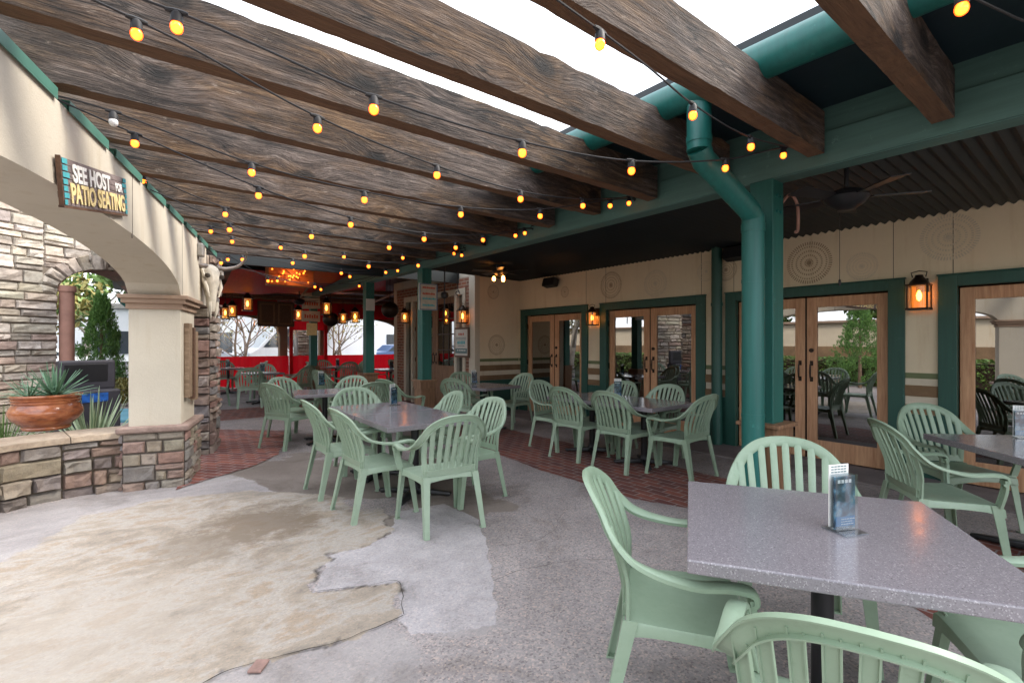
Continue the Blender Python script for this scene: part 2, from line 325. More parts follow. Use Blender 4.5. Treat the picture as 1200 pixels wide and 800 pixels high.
def leafmat(name, c1, c2, tr=0.25):
    m, n, b = nt(name); v = coords(n); f = noi(n, v, 4, 4)
    gi = N(n, 'ShaderNodeNewGeometry'); 
    r = ramp(n, [(0.0, c1), (1.0, c2)]); ma = N(n, 'ShaderNodeMath', operation='MULTIPLY_ADD'); ma.inputs[1].default_value = 0.6
    n.links.new(gi.outputs['Random Per Island'], ma.inputs[0]); mu = N(n, 'ShaderNodeMath', operation='MULTIPLY'); mu.inputs[1].default_value = 0.4; n.links.new(f, mu.inputs[0]); n.links.new(mu.outputs[0], ma.inputs[2])
    n.links.new(ma.outputs[0], r.inputs[0]); n.links.new(r.outputs[0], b.inputs['Base Color'])
    b.inputs['Roughness'].default_value = 0.55
    b.inputs['Transmission Weight'].default_value = 0.0
    b.inputs['Subsurface Weight'].default_value = 0.0
    return m
M['juniper'] = leafmat('juniper_leaf', (0.035, 0.11, 0.03), (0.19, 0.36, 0.075))
M['leaf'] = leafmat('leaf', (0.05, 0.11, 0.03), (0.20, 0.30, 0.08))
M['yleaf'] = leafmat('autumn_leaf', (0.12, 0.14, 0.04), (0.42, 0.34, 0.10))
M['agave'] = leafmat('agave_leaf', (0.075, 0.17, 0.10), (0.22, 0.36, 0.22))
M['variegated'] = leafmat('variegated_leaf', (0.10, 0.20, 0.10), (0.50, 0.56, 0.38))
M['hedge'] = leafmat('hedge_leaf', (0.04, 0.10, 0.02), (0.18, 0.30, 0.06))
M['bark'] = basic('pale_bark', (0.36, 0.32, 0.28), 0.9, 0.3, 8, 0.5)
M['bark_brown'] = basic('brown_bark', (0.22, 0.15, 0.10), 0.9, 0.3, 8, 0.5)
M['white_paint'] = basic('white_car_paint', (0.72, 0.74, 0.76), 0.25, 0.02, 2, 0)
M['tyre'] = basic('tyre', (0.02, 0.02, 0.02), 0.9, 0.1, 9, 0.1)
M['car_glass'] = basic('dark_car_glass', (0.04, 0.05, 0.06), 0.1, 0.1, 3, 0)
M['plastic_dark'] = basic('charcoal_plastic', (0.035, 0.033, 0.042), 0.5, 0.15, 8, 0.2)
M['blue_print'] = basic('blue_print', (0.02, 0.10, 0.36), 0.4, 0.5, 16, 0)
M['blue_paint'] = basic('blue_kerb_paint', (0.12, 0.33, 0.42), 0.7, 0.2, 6, 0.1)
M['stripe_green'] = stucco('green_stripe', (0.17, 0.20, 0.10), 0.15)
M['stripe_cream'] = stucco('cream_stripe', (0.66, 0.58, 0.45), 0.1)
M['stripe_brown'] = stucco('brown_stripe', (0.26, 0.16, 0.085), 0.3)
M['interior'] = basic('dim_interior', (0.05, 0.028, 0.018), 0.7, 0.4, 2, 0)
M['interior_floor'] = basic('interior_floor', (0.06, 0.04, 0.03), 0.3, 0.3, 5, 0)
M['medallion'] = basic('faded_brown_stencil', (0.36, 0.26, 0.17), 0.9, 0.3, 20, 0)
M['medallion_pale'] = basic('pale_stencil', (0.58, 0.50, 0.38), 0.9, 0.1, 20, 0)
M['white_print'] = basic('white_print', (0.8, 0.78, 0.74), 0.6, 0.08, 30, 0)
M['cream_print'] = basic('cream_print', (0.78, 0.62, 0.30), 0.6, 0.12, 30, 0)
M['red_print'] = basic('red_print', (0.5, 0.09, 0.05), 0.6, 0.1, 30, 0)
M['teal_print'] = basic('teal_print', (0.07, 0.38, 0.42), 0.6, 0.1, 30, 0)
M['slate_print'] = basic('slate_print', (0.13, 0.21, 0.22), 0.6, 0.1, 30, 0)
M['paper'] = basic('paper', (0.62, 0.60, 0.55), 0.6, 0.05, 9, 0)
M['grey_paper'] = basic('aged_board', (0.50, 0.44, 0.34), 0.7, 0.15, 12, 0)
def signboard():
    m, n, b = nt('painted_sign_planks'); v = coords(n, 'Object', scale=(0.4, 0.4, 4)); g = noi(n, v, 24, 6, 0.7)
    r = ramp(n, [(0.3, (0.07, 0.055, 0.055)), (0.5, (0.19, 0.145, 0.135)), (0.7, (0.27, 0.22, 0.21))]); n.links.new(g, r.inputs[0])
    n.links.new(r.outputs[0], b.inputs['Base Color']); b.inputs['Roughness'].default_value = 0.7; bump(n, b, g, 0.3, 0.003); return m
M['signboard'] = signboard()
def cardmat():
    m, n, b = nt('printed_photo_card'); v = coords(n); g = noi(n, v, 22, 4, 0.5, 0.4)
    r = ramp(n, [(0.30, (0.012, 0.02, 0.035)), (0.5, (0.04, 0.08, 0.12)), (0.60, (0.10, 0.22, 0.30)), (0.72, (0.42, 0.36, 0.30))]); n.links.new(g, r.inputs[0])
    n.links.new(r.outputs[0], b.inputs['Base Color']); b.inputs['Roughness'].default_value = 0.12; return m
M['card'] = cardmat()
M['card_blue'] = basic('blue_card_print', (0.03, 0.15, 0.30), 0.15, 0.2, 20, 0)

# ------------------------------------------------------------------ mesh builder
class MB:
    def __init__(s): s.v = []; s.f = []; s.sm = []; s.t = []; s.tint = None
    def add(s, vs, fs, smooth=False):
        o = len(s.v); s.v += [Vector(v) for v in vs]
        for f in fs: s.f.append([i+o for i in f]); s.sm.append(smooth); s.t.append(s.tint or (1, 1, 1))
    def box(s, c, d, m=None):
        x, y, z = d[0]/2, d[1]/2, d[2]/2
        vs = [Vector((a*x, b*y, e*z)) for e in (-1, 1) for b in (-1, 1) for a in (-1, 1)]
        if m is not None: vs = [m @ v for v in vs]
        vs = [v+Vector(c) for v in vs]
        s.add(vs, [(0, 2, 3, 1), (4, 5, 7, 6), (0, 1, 5, 4), (2, 6, 7, 3), (0, 4, 6, 2), (1, 3, 7, 5)])
        return s
    def bb(s, x0, x1, y0, y1, z0, z1):
        return s.box(((x0+x1)/2, (y0+y1)/2, (z0+z1)/2), (abs(x1-x0), abs(y1-y0), abs(z1-z0)))
    def hexa(s, bot, top):  # two quads ccw
        s.add(list(bot)+list(top), [(3, 2, 1, 0), (4, 5, 6, 7)]+[(i, (i+1) % 4, 4+(i+1) % 4, 4+i) for i in range(4)])
        return s
    def tube(s, pts, r, n=10, cap=True, smooth=True):
        pts = [Vector(p) for p in pts]; k = len(pts)
        rs = r if isinstance(r, (list, tuple)) else [r]*k
        vs = []; up = Vector((0.13, 0.31, 0.94)).normalized(); pn = None
        for i in range(k):
            t = (pts[min(i+1, k-1)]-pts[max(i-1, 0)]).normalized()
            if pn is None:
                a = t.cross(up)
                if a.length < 0.1: a = t.cross(Vector((1, 0, 0)))
                a.normalize()
            else:
                a = (pn - t*pn.dot(t)).normalized()
            pn = a; b = t.cross(a)
            for j in range(n):
                q = 2*math.pi*j/n; vs.append(pts[i]+(a*math.cos(q)+b*math.sin(q))*rs[i])
        fs = [(i*n+j, i*n+(j+1) % n, (i+1)*n+(j+1) % n, (i+1)*n+j) for i in range(k-1) for j in range(n)]
        s.add(vs, fs, smooth)
        if cap:
            o = len(s.v)-len(vs)
            s.f += [[o+j for j in range(n)][::-1], [o+(k-1)*n+j for j in range(n)]]; s.sm += [False, False]; s.t += [s.tint or (1, 1, 1)]*2
        return s
    def lathe(s, prof, c=(0, 0, 0), n=24, smooth=True, m=None):
        c = Vector(c); vs = []
        for (r, z) in prof:
            for j in range(n):
                q = 2*math.pi*j/n; p = Vector((r*math.cos(q), r*math.sin(q), z))
                vs.append((m @ p if m is not None else p)+c)
        k = len(prof)
        s.add(vs, [(i*n+j, i*n+(j+1) % n, (i+1)*n+(j+1) % n, (i+1)*n+j) for i in range(k-1) for j in range(n)], smooth)
        return s
    def sweep(s, pts, nrm, sec, smooth=False, cap=True):
        pts = [Vector(p) for p in pts]; k = len(pts); m = len(sec); vs = []
        for i in range(k):
            t = (pts[min(i+1, k-1)]-pts[max(i-1, 0)]).normalized()
            nn = Vector(nrm[i]); nn = (nn-t*nn.dot(t)).normalized(); b = t.cross(nn)
            for (x, y) in sec: vs.append(pts[i]+b*x+nn*y)
        s.add(vs, [(i*m+j, i*m+(j+1) % m, (i+1)*m+(j+1) % m, (i+1)*m+j) for i in range(k-1) for j in range(m)], smooth)
        if cap:
            o = len(s.v)-len(vs)
            s.f += [[o+j for j in range(m)][::-1], [o+(k-1)*m+j for j in range(m)]]; s.sm += [False]*2; s.t += [(1, 1, 1)]*2
        return s
    def poly(s, pts, z):
        s.add([(p[0], p[1], z) for p in pts], [list(range(len(pts)))]); return s
    def prism(s, pts, m, d):  # 2D polygon extruded by d along local z, matrix m
        k = len(pts); vs = [m @ Vector((p[0], p[1], 0)) for p in pts]+[m @ Vector((p[0], p[1], d)) for p in pts]
        s.add(vs, [list(range(k))[::-1], list(range(k, 2*k))]+[(i, (i+1) % k, k+(i+1) % k, k+i) for i in range(k)]); return s
    def build(s, name, mt, parent=None, bevel=0, tint=False, seg=2, smooth_all=False, recalc=True):
        me = bpy.data.meshes.new(name)
        off = parent_world(parent) if parent is not None else Vector((0, 0, 0))
        me.from_pydata([v-off for v in s.v], [], s.f)
        for p, q in zip(me.polygons, s.sm): p.use_smooth = q or smooth_all
        if tint:
            ca = me.color_attributes.new('tint', 'FLOAT_COLOR', 'CORNER')
            for p, t in zip(me.polygons, s.t):
                for li in p.loop_indices: ca.data[li].color = (*t, 1)
        if bevel or recalc:
            bm = bmesh.new(); bm.from_mesh(me)
            if recalc: bmesh.ops.recalc_face_normals(bm, faces=bm.faces[:])
            if bevel:
                ed = [e for e in bm.edges if len(e.link_faces) == 2 and e.calc_face_angle(0) > 0.6]
                bmesh.ops.bevel(bm, geom=ed, offset=bevel, segments=seg, affect='EDGES', profile=0.5, clamp_overlap=True)
            bm.to_mesh(me); bm.free()
        if any(s.sm): me.set_sharp_from_angle(angle=R(42))
        me.materials.append(mt)
        o = bpy.data.objects.new(name, me); COL.objects.link(o)
        if parent is not None: o.parent = parent
        return o
PW = {}
def parent_world(p):
    v = Vector((0, 0, 0))
    while p is not None:
        v = v+Vector(p.location); p = p.parent
    return v
def tag(o, label, cat, group=None):
    o['label'] = label; o['category'] = cat
    if group: o['group'] = group
    return o
def empty(name, loc, label, cat, group=None, rz=0):
    o = bpy.data.objects.new(name, None); COL.objects.link(o); o.location = loc; o.rotation_euler = (0, 0, rz)
    o.empty_display_size = 0.1
    return tag(o, label, cat, group)
def struct(o): o['kind'] = 'structure'; return o
def copy_tree(o, parent=None):
    c = o.copy(); COL.objects.link(c)
    if parent is not None: c.parent = parent
    for ch in list(o.children): copy_tree(ch, c)
    return c
def text_part(name, s, size, mt, mat, parent, sx=1.0, ext=0.002, align='CENTER', bold=0.0):
    cu = bpy.data.curves.new('t', 'FONT'); cu.body = s; cu.size = size; cu.extrude = ext; cu.align_x = align; cu.align_y = 'CENTER'; cu.offset = bold
    to = bpy.data.objects.new('t', cu); COL.objects.link(to)
    dg = bpy.context.evaluated_depsgraph_get(); me = bpy.data.meshes.new_from_object(to.evaluated_get(dg))
    off = parent_world(parent)
    for v in me.vertices: v.co = mat @ Vector((v.co.x*sx, v.co.y, v.co.z))-off
    bpy.data.objects.remove(to); me.materials.clear(); me.materials.append(mt); me.name = name
    o = bpy.data.objects.new(name, me); COL.objects.link(o); o.parent = parent; return o
def catmull(p, n):
    p = [Vector(q) for q in p]; out = []
    for i in range(len(p)-1):
        a, b, c, d = p[max(i-1, 0)], p[i], p[i+1], p[min(i+2, len(p)-1)]
        for k in range(n):
            t = k/n
            out.append(0.5*((2*b)+(c-a)*t+(2*a-5*b+4*c-d)*t*t+(3*b-a-3*c+d)*t*t*t))
    out.append(p[-1]); return out
def frame_mat(o, x, y):     # matrix whose local x,y map to the given world vectors
    x = Vector(x).normalized(); y = Vector(y); y = (y-x*y.dot(x)).normalized(); z = x.cross(y)
    m = Matrix((x, y, z)).transposed().to_4x4(); m.translation = Vector(o); return m

# ------------------------------------------------------------------ camera, world, sun
cam = bpy.data.cameras.new('camera'); co = bpy.data.objects.new('camera', cam); COL.objects.link(co)
co.location = (0, 0, CH); co.rotation_euler = (R(90), 0, R(-38.06)); cam.lens = 17.28; cam.sensor_width = 36
cam.shift_y = 2/1200; cam.clip_start = 0.02; cam.clip_end = 600; sc.camera = co

w = bpy.data.worlds.new('World'); sc.world = w; w.use_nodes = True; wn = w.node_tree
bg = wn.nodes['Background']; sky = N(wn, 'ShaderNodeTexSky', sky_type='NISHITA'); sky.sun_disc = False
SUN_EL, SUN_AZ = R(46), R(124)
sky.sun_elevation = SUN_EL; sky.sun_rotation = SUN_AZ; sky.air_density = 1.0; sky.dust_density = 2.5; sky.ozone_density = 1.0
tc = N(wn, 'ShaderNodeTexCoord'); mp = N(wn, 'ShaderNodeMapping'); mp.inputs['Scale'].default_value = (1, 1, 2.2); wn.links.new(tc.outputs['Generated'], mp.inputs[0])
cl = noi(wn, mp.outputs[0], 1.6, 7, 0.55, 0.5); cr = ramp(wn, [(0.36, (0, 0, 0)), (0.62, (1, 1, 1))]); wn.links.new(cl, cr.inputs[0])
wn.links.new(mix(wn, sky.outputs[0], (9.4, 9.6, 10.0), cr.outputs[0]), bg.inputs['Color'])
bg.inputs['Strength'].default_value = 0.135
sl = bpy.data.lights.new('sun', 'SUN'); so = bpy.data.objects.new('sun', sl); COL.objects.link(so)
sl.energy = 1.35; sl.angle = R(20); sl.color = (1, 0.93, 0.82)
# direction towards the sun
sd = Vector((math.sin(SUN_AZ)*math.cos(SUN_EL), math.cos(SUN_AZ)*math.cos(SUN_EL), math.sin(SUN_EL)))
so.rotation_euler = sd.to_track_quat('Z', 'Y').to_euler(); so.location = (5, -3, 12)

vs_ = sc.view_settings
sc.display_settings.display_device = 'sRGB'; vs_.view_transform = 'Standard'; vs_.look = 'None'; vs_.gamma = 1; vs_.exposure = 1.75; vs_.use_curve_mapping = False
cy = sc.cycles; cy.use_denoising = True; cy.max_bounces = 8; cy.diffuse_bounces = 4; cy.glossy_bounces = 4; cy.transparent_max_bounces = 12; cy.transmission_bounces = 4
cy.sample_clamp_indirect = 6; cy.caustics_reflective = False; cy.caustics_refractive = False
try: cy.use_light_tree = True
except Exception: pass
def point(loc, e, c=(1, 0.5, 0.16), r=0.03, name='lamp_light', parent=None):
    l = bpy.data.lights.new(name, 'POINT'); o = bpy.data.objects.new(name, l); COL.objects.link(o)
    l.energy = e; l.color = c; l.shadow_soft_size = r; o.location = Vector(loc)-(parent_world(parent) if parent else Vector((0, 0, 0)))
    if parent: o.parent = parent
    return o

# ------------------------------------------------------------------ ground
def edge_jit(pts, amp=0.012, step=0.08):
    out = []; k = len(pts)
    for i in range(k):
        a, b = Vector(pts[i][:2]), Vector(pts[(i+1) % k][:2]); L = (b-a).length; n = max(1, min(40, int(L/step))); d = (b-a)
        nn = Vector((-d.y, d.x)).normalized() if L > 0 else Vector((0, 0))
        for j in range(n):
            p = a+d*(j/n); q = noise.noise(Vector((p.x*7, p.y*7, 3.1)))*amp*2+noise.noise(Vector((p.x*25, p.y*25, 1)))*amp
            out.append(p+nn*q)
    return out
def sheet(name, pts, z, mt, amp=0.012):
    b = MB(); b.poly(edge_jit(pts, amp) if amp else pts, z); 
    o = b.build(name, mt, recalc=False); return struct(o)
struct(MB().poly([(-300, -300), (300, -300), (300, 300), (-300, 300)], -0.03).build('ground', M['asphalt'], recalc=False))
struct(MB().poly([(-7.5, -9), (6.9, -9), (6.9, 18.4), (-0.2, 18.4), (-0.2, 8.3), (-7.5, 8.3)], 0).build('patio_floor', M['aggregate'], recalc=False))
import numpy as np
def poly_sd(pts, X, Y):      # signed distance, positive inside
    P = np.array([(p.x, p.y) for p in pts]); k = len(P); d = np.full(X.shape, 1e9); ins = np.zeros(X.shape, bool)
    for i in range(k):
        a, c = P[i], P[(i+1) % k]; e = c-a; L2 = max(1e-9, e.dot(e)); t = np.clip(((X-a[0])*e[0]+(Y-a[1])*e[1])/L2, 0, 1)
        d = np.minimum(d, np.hypot(X-a[0]-t*e[0], Y-a[1]-t*e[1]))
        cnd = ((a[1] > Y) != (c[1] > Y)); xi = a[0]+(Y-a[1])*e[0]/(e[1] if abs(e[1]) > 1e-9 else 1e-9); ins ^= cnd & (X < xi)
    return np.where(ins, d, -d)
P_PATH = [gp(*p) for p in [(-420, 800), (-200, 660), (0, 600), (145, 570), (225, 562), (262, 560), (318, 574), (345, 590), (200, 630), (0, 720), (-300, 900)]]
P_DAMP = [gp(*p) for p in [(225, 566), (262, 553), (330, 536), (430, 538), (520, 548), (575, 556), (560, 590), (530, 603), (450, 610), (380, 600), (318, 595), (300, 577), (262, 563)]]
P_TAN = [gp(*p) for p in [(-500, 1000), (-200, 770), (-60, 700), (0, 667), (60, 637), (120, 611), (200, 592), (300, 579), (380, 575), (440, 585), (455, 600), (457, 625), (430, 640), (386, 650), (365, 695), (466, 683), (470, 722), (440, 735), (390, 755), (320, 772), (250, 795), (200, 830), (0, 960), (-300, 1200)]]
P_PALE = [gp(*p) for p in [(386, 650), (430, 640), (457, 625), (463, 600), (520, 590), (560, 608), (572, 640), (582, 733), (480, 744), (466, 726), (466, 683), (365, 695)]]
P_APRON = [gp(*p) for p in [(200, 830), (250, 790), (320, 768), (390, 750), (440, 730), (480, 722), (520, 742), (540, 790), (500, 900), (300, 1000)]]
gx = np.arange(-4.6, 3.4, 0.022); gy = np.arange(0.5, 8.4, 0.022); GX, GY = np.meshgrid(gx, gy)
wob = np.zeros(GX.shape); wobf = np.zeros(GX.shape)
rs_ = np.random.RandomState(4)
for k in range(26):
    fr_ = 2.2*1.22**k; th = rs_.rand()*6.283; ph = rs_.rand()*6.283; a_ = 0.55/(fr_**.9); w__ = a_*np.sin((GX*math.cos(th)+GY*math.sin(th))*fr_+ph+1.5*np.sin(GX*1.3+GY*1.7+k)); wob += w__
    if k > 9: wobf += w__
def sm(x, a, c): t = np.clip((x-a)/(c-a), 0, 1); return t*t*(3-2*t)
sd_t = poly_sd(P_TAN, GX, GY)
far_ = sm(-sd_t*0+GX*0.0+GY, 3.6, 4.6)     # the outer, feathered side of the slab
w_tan = sm(sd_t+wobf*.35, -.006, .010)*(1-far_)+sm(sd_t+wob*.35, -.10, .14)*far_
w_path = sm(poly_sd(P_PATH, GX, GY)+wob*.35, -.08, .16)
w_damp = sm(poly_sd(P_DAMP, GX, GY)+wob*.8, -.12, .16)
w_pale = sm(poly_sd(P_PALE, GX, GY)+wobf*.14, -.010, .012)
w_apr = sm(poly_sd(P_APRON, GX, GY)+wob*.9, -.22, .22)*.85
w_crk = np.exp(-((sd_t+wobf*.35)/.010)**2)*(1-far_)*(0.45+.55*np.sin(GX*13+GY*9+wob*8))*sm(GX, -.6, .3)
w_crk = np.clip(w_crk, 0, 1)
ny, nx2 = GX.shape; Z = .002+.004*w_tan-.003*w_crk+.001*w_pale
verts = np.stack([GX.ravel(), GY.ravel(), Z.ravel()], 1); idx = np.arange(ny*nx2).reshape(ny, nx2)
quads = np.stack([idx[:-1, :-1].ravel(), idx[:-1, 1:].ravel(), idx[1:, 1:].ravel(), idx[1:, :-1].ravel()], 1)
me = bpy.data.meshes.new('worn_paving'); me.from_pydata(verts.tolist(), [], quads.tolist())
for nm_, W_ in (('wa', (w_path, w_damp, w_apr)), ('wb', (w_tan, w_pale, w_crk))):
    ca = me.color_attributes.new(nm_, 'FLOAT_COLOR', 'POINT'); arr = np.ones((ny*nx2, 4), np.float32)
    for q in range(3): arr[:, q] = W_[q].ravel()
    ca.data.foreach_set('color', arr.ravel())
def floor_mat():
    m, n, b = nt('worn_paving'); col_ = {}
    def colr(nm_):
        st, scl, sp_, ro, k = DEFS[nm_]; return concrete_color(n, st, scl, sp_, ro, **k)[0]
    def att(nm_):
        a = N(n, 'ShaderNodeVertexColor', layer_name=nm_); x = N(n, 'ShaderNodeSeparateColor'); n.links.new(a.outputs[0], x.inputs[0]); return x.outputs
    wa, wb = att('wa'), att('wb'); v0 = coords(n)
    nz = noi(n, v0, 30, 8, .8)
    def thr(w_):        # break the soft edge up with fine noise
        a = N(n, 'ShaderNodeMath', operation='MULTIPLY_ADD'); a.inputs[1].default_value = 1.9; a.inputs[2].default_value = -.95; n.links.new(w_, a.inputs[0])
        c = N(n, 'ShaderNodeMath', operation='MULTIPLY_ADD'); c.inputs[1].default_value = 1.6; n.links.new(nz, c.inputs[0]); n.links.new(a.outputs[0], c.inputs[2])
        r = ramp(n, [(.55, (0, 0, 0)), (1.0, (1, 1, 1))]); n.links.new(c.outputs[0], r.inputs[0]); return r.outputs[0]
    c = colr('exposed_aggregate'); c = mix(n, c, colr('damp_concrete'), thr(wa[1])); pc = colr('path_concrete'); c = mix(n, c, pc, thr(wa[0])); c = mix(n, c, pc, thr(wa[2]))
    c = mix(n, c, colr('pale_concrete'), thr(wb[1]))
    src = tan_stain(n, colr('stained_tan_concrete')); c = mix(n, c, src, thr(wb[0])); c = mix(n, c, (.045, .036, .03), wb[2])
    n.links.new(c, b.inputs['Base Color']); b.inputs['Roughness'].default_value = .85
    ma = N(n, 'ShaderNodeMath', operation='ADD'); n.links.new(noi(n, v0, 220, 5, .75), ma.inputs[0]); n.links.new(noi(n, v0, 14, 5), ma.inputs[1]); bump(n, b, ma.outputs[0], .35, .004)
    return m
me.materials.append(floor_mat()); o = bpy.data.objects.new('worn_paving', me); COL.objects.link(o); struct(o)
# crack along the broken edge of the tan slab
def crack(pix, wd=0.012, z=0.0115):
    pts = catmull([gp(*p) for p in pix], 10); b = MB(); L = []; Rr = []
    for i, p in enumerate(pts):
        t = (pts[min(i+1, len(pts)-1)]-pts[max(i-1, 0)]).normalized(); nn = Vector((-t.y, t.x, 0))
        q = p+nn*0.02*noise.noise(p*9); ww = wd*(0.35+1.0*abs(noise.noise(p*6+Vector((4, 0, 0)))))
        L.append(q+nn*ww); Rr.append(q-nn*ww)
    k = len(pts); b.add([(v.x, v.y, z) for v in L+Rr], [(i, i+1, k+i+1, k+i) for i in range(k-1)])
    struct(b.build('paving_crack', M['crack'], recalc=False))
crack([(190, 836), (250, 796), (320, 773), (390, 756), (440, 736), (471, 722)], 0.005)
crack([(471, 722), (467, 683), (420, 689), (365, 695)], 0.003)
crack([(560, 690), (610, 668), (690, 655), (760, 662)], 0.0025, 0.0028)
crack([(585, 640), (640, 628), (660, 600)], 0.002, 0.0028)
crack([(640, 600), (720, 590), (790, 588)], 0.003, 0.002)
# brick bands
sheet('brick_paving', [gp(*p) for p in [(205, 575), (232, 566), (262, 557), (298, 546), (325, 533), (334, 520), (333, 505), (240, 503), (228, 520)]], 0.0100, M['brick_floor'], 0.01)
sheet('brick_paving', [(0.6, 10.6), (6.9, 10.6), (6.9, 12.3), (0.4, 12.3)], 0.004, M['brick_floor3'], 0)
sheet('brick_paving', [(3.86, 5.6), (3.72, 4.2), (3.72, 2.9), (3.9, 2.4), (3.8, 1.6), (3.5, 0.9), (3.0, 0.2), (2.7, -0.4), (2.5, -1.2), (5.0, -1.2), (5.05, 2.5), (5.05, 8.0), (3.8, 8.0)], 0.0035, M['brick_floor2'], 0.015)
for (x, y) in ((303, 783),):
    p = gp(x, y); b = MB(); b.box((p.x, p.y, 0.012), (0.06, 0.085, 0.012), Matrix.Rotation(R(20+x), 3, 'Z')); o = b.build('brick_paving', M['loose_brick'], bevel=0.004); struct(o)
# threshold strip by the doors
struct(MB().bb(5.95, 6.7, -3, 8.3, -0.02, 0.02).build('doorway_strip', M['kerb'], bevel=0.006))

# ------------------------------------------------------------------ stone walls
def split_rects(x0, z0, x1, z1, out, hm=0.13, wm=0.36):
    w_, h_ = x1-x0, z1-z0
    if h_ > hm*(0.8+0.7*random.random()) and h_ > 0.085:
        f = random.uniform(0.36, 0.64) if h_ < 0.5 else random.uniform(0.42, 0.58)
        zz = z0+h_*f
        if w_ > wm*2.0 and random.random() < 0.35:
            xx = x0+w_*random.uniform(0.35, 0.65); split_rects(x0, z0, xx, z1, out, hm, wm); split_rects(xx, z0, x1, z1, out, hm, wm)
        else:
            split_rects(x0, z0, x1, zz, out, hm, wm); split_rects(x0, zz, x1, z1, out, hm, wm)
    elif w_ > wm*(0.65+0.8*random.random()) and w_ > 0.16:
        xx = x0+w_*random.uniform(0.35, 0.65); split_rects(x0, z0, xx, z1, out, hm, wm); split_rects(xx, z0, x1, z1, out, hm, wm)
    else: out.append((x0, z0, x1, z1))
def stone_face(b, f, L, z0, z1, pal, hm=0.13, wm=0.36, skip=None, dmin=0.012, dmax=0.05, gap=0.005, L0=0.0):
    rs = []; split_rects(L0, z0, L, z1, rs, hm, wm)
    for (a, c, e, g) in rs:
        if skip and skip((a+e)/2, (c+g)/2, a, c, e, g): continue
        one_stone(b, f, [(a+gap, c+gap), (e-gap, c+gap), (e-gap, g-gap), (a+gap, g-gap)], random.uniform(dmin, dmax), random.choice(pal))
def one_stone(b, f, q, d, col):
    k = random.uniform(0.82, 1.15); b.tint = tuple(min(1, x*k*random.uniform(0.97, 1.03)) for x in col)
    n = 4; m = 3; vs = []; seed = random.random()*50
    q = [(x+random.uniform(-.006, .006), z+random.uniform(-.005, .005)) for x, z in q]
    ws = ((q[1][0]-q[0][0])+(q[2][0]-q[3][0]))/2; hs = q[3][1]-q[0][1]
    iu = min(0.3, 0.012/max(ws, 0.02)); iv = min(0.3, 0.012/max(hs, 0.02))
    us = [0, iu, 0.35, 0.68, 1-iu, 1]; vv = [0, iv, 0.5, 1-iv, 1]
    for jv, v in enumerate(vv):
        for ju, u in enumerate(us):
            x = (q[0][0]*(1-u)+q[1][0]*u)*(1-v)+(q[3][0]*(1-u)+q[2][0]*u)*v
            z = (q[0][1]*(1-u)+q[1][1]*u)*(1-v)+(q[3][1]*(1-u)+q[2][1]*u)*v
            edge = ju in (0, 5) or jv in (0, 4)
            h = 0.0 if edge else d*(0.8+0.7*noise.noise(Vector((x*12+seed, z*18, seed))))+0.010*random.random()
            if not edge: x += random.uniform(-.006, .006); z += random.uniform(-.004, .004)
            vs.append(f(x, z, h))
    W = len(us)
    b.add(vs, [(j*W+i, j*W+i+1, (j+1)*W+i+1, (j+1)*W+i) for j in range(len(vv)-1) for i in range(W-1)])
    # sides down to the bed
    o = len(b.v); ring = [(0, j) for j in range(len(vv))]
    b.tint = None
PAL_LOW = [(0.31, 0.25, 0.18), (0.28, 0.23, 0.175), (0.34, 0.28, 0.21), (0.22, 0.20, 0.18), (0.25, 0.175, 0.14), (0.30, 0.26, 0.21), (0.20, 0.17, 0.155), (0.30, 0.245, 0.185)]
PAL_COL = [(0.30, 0.26, 0.20), (0.27, 0.245, 0.215), (0.27, 0.17, 0.145), (0.28, 0.20, 0.17), (0.33, 0.29, 0.235), (0.23, 0.21, 0.20)]
PAL_BLD = [(0.47, 0.415, 0.35), (0.42, 0.37, 0.31), (0.50, 0.455, 0.395), (0.40, 0.315, 0.27), (0.45, 0.41, 0.365), (0.36, 0.32, 0.285), (0.48, 0.44, 0.37)]
PAL_PIER = [(0.33, 0.27, 0.23), (0.28, 0.21, 0.18), (0.38, 0.33, 0.29), (0.30, 0.19, 0.16), (0.25, 0.24, 0.24)]
def curve_face(pts):
    """pts plan polyline; returns f(s,z,d) with outward = right-hand side of travel, and length"""
    pts = [Vector((p[0], p[1])) for p in pts]; cum = [0]
    for i in range(len(pts)-1): cum.append(cum[-1]+(pts[i+1]-pts[i]).length)
    def f(s, z, d):
        s_ = min(max(s, 0), cum[-1]-1e-6); i = 0
        while cum[i+1] < s_: i += 1
        t = (s_-cum[i])/(cum[i+1]-cum[i]); p = pts[i].lerp(pts[i+1], t)
        e = (pts[i+1]-pts[i]).normalized()
        # smoothed normal
        def nrm(k):
            k = min(max(k, 0), len(pts)-2); q = (pts[k+1]-pts[k]).normalized(); return Vector((q.y, -q.x))
        n_ = nrm(i).lerp(nrm(i+1 if t > 0.5 else i-1), abs(t-0.5)).normalized()
        return Vector((p.x+n_.x*d, p.y+n_.y*d, z))
    return f, cum[-1]

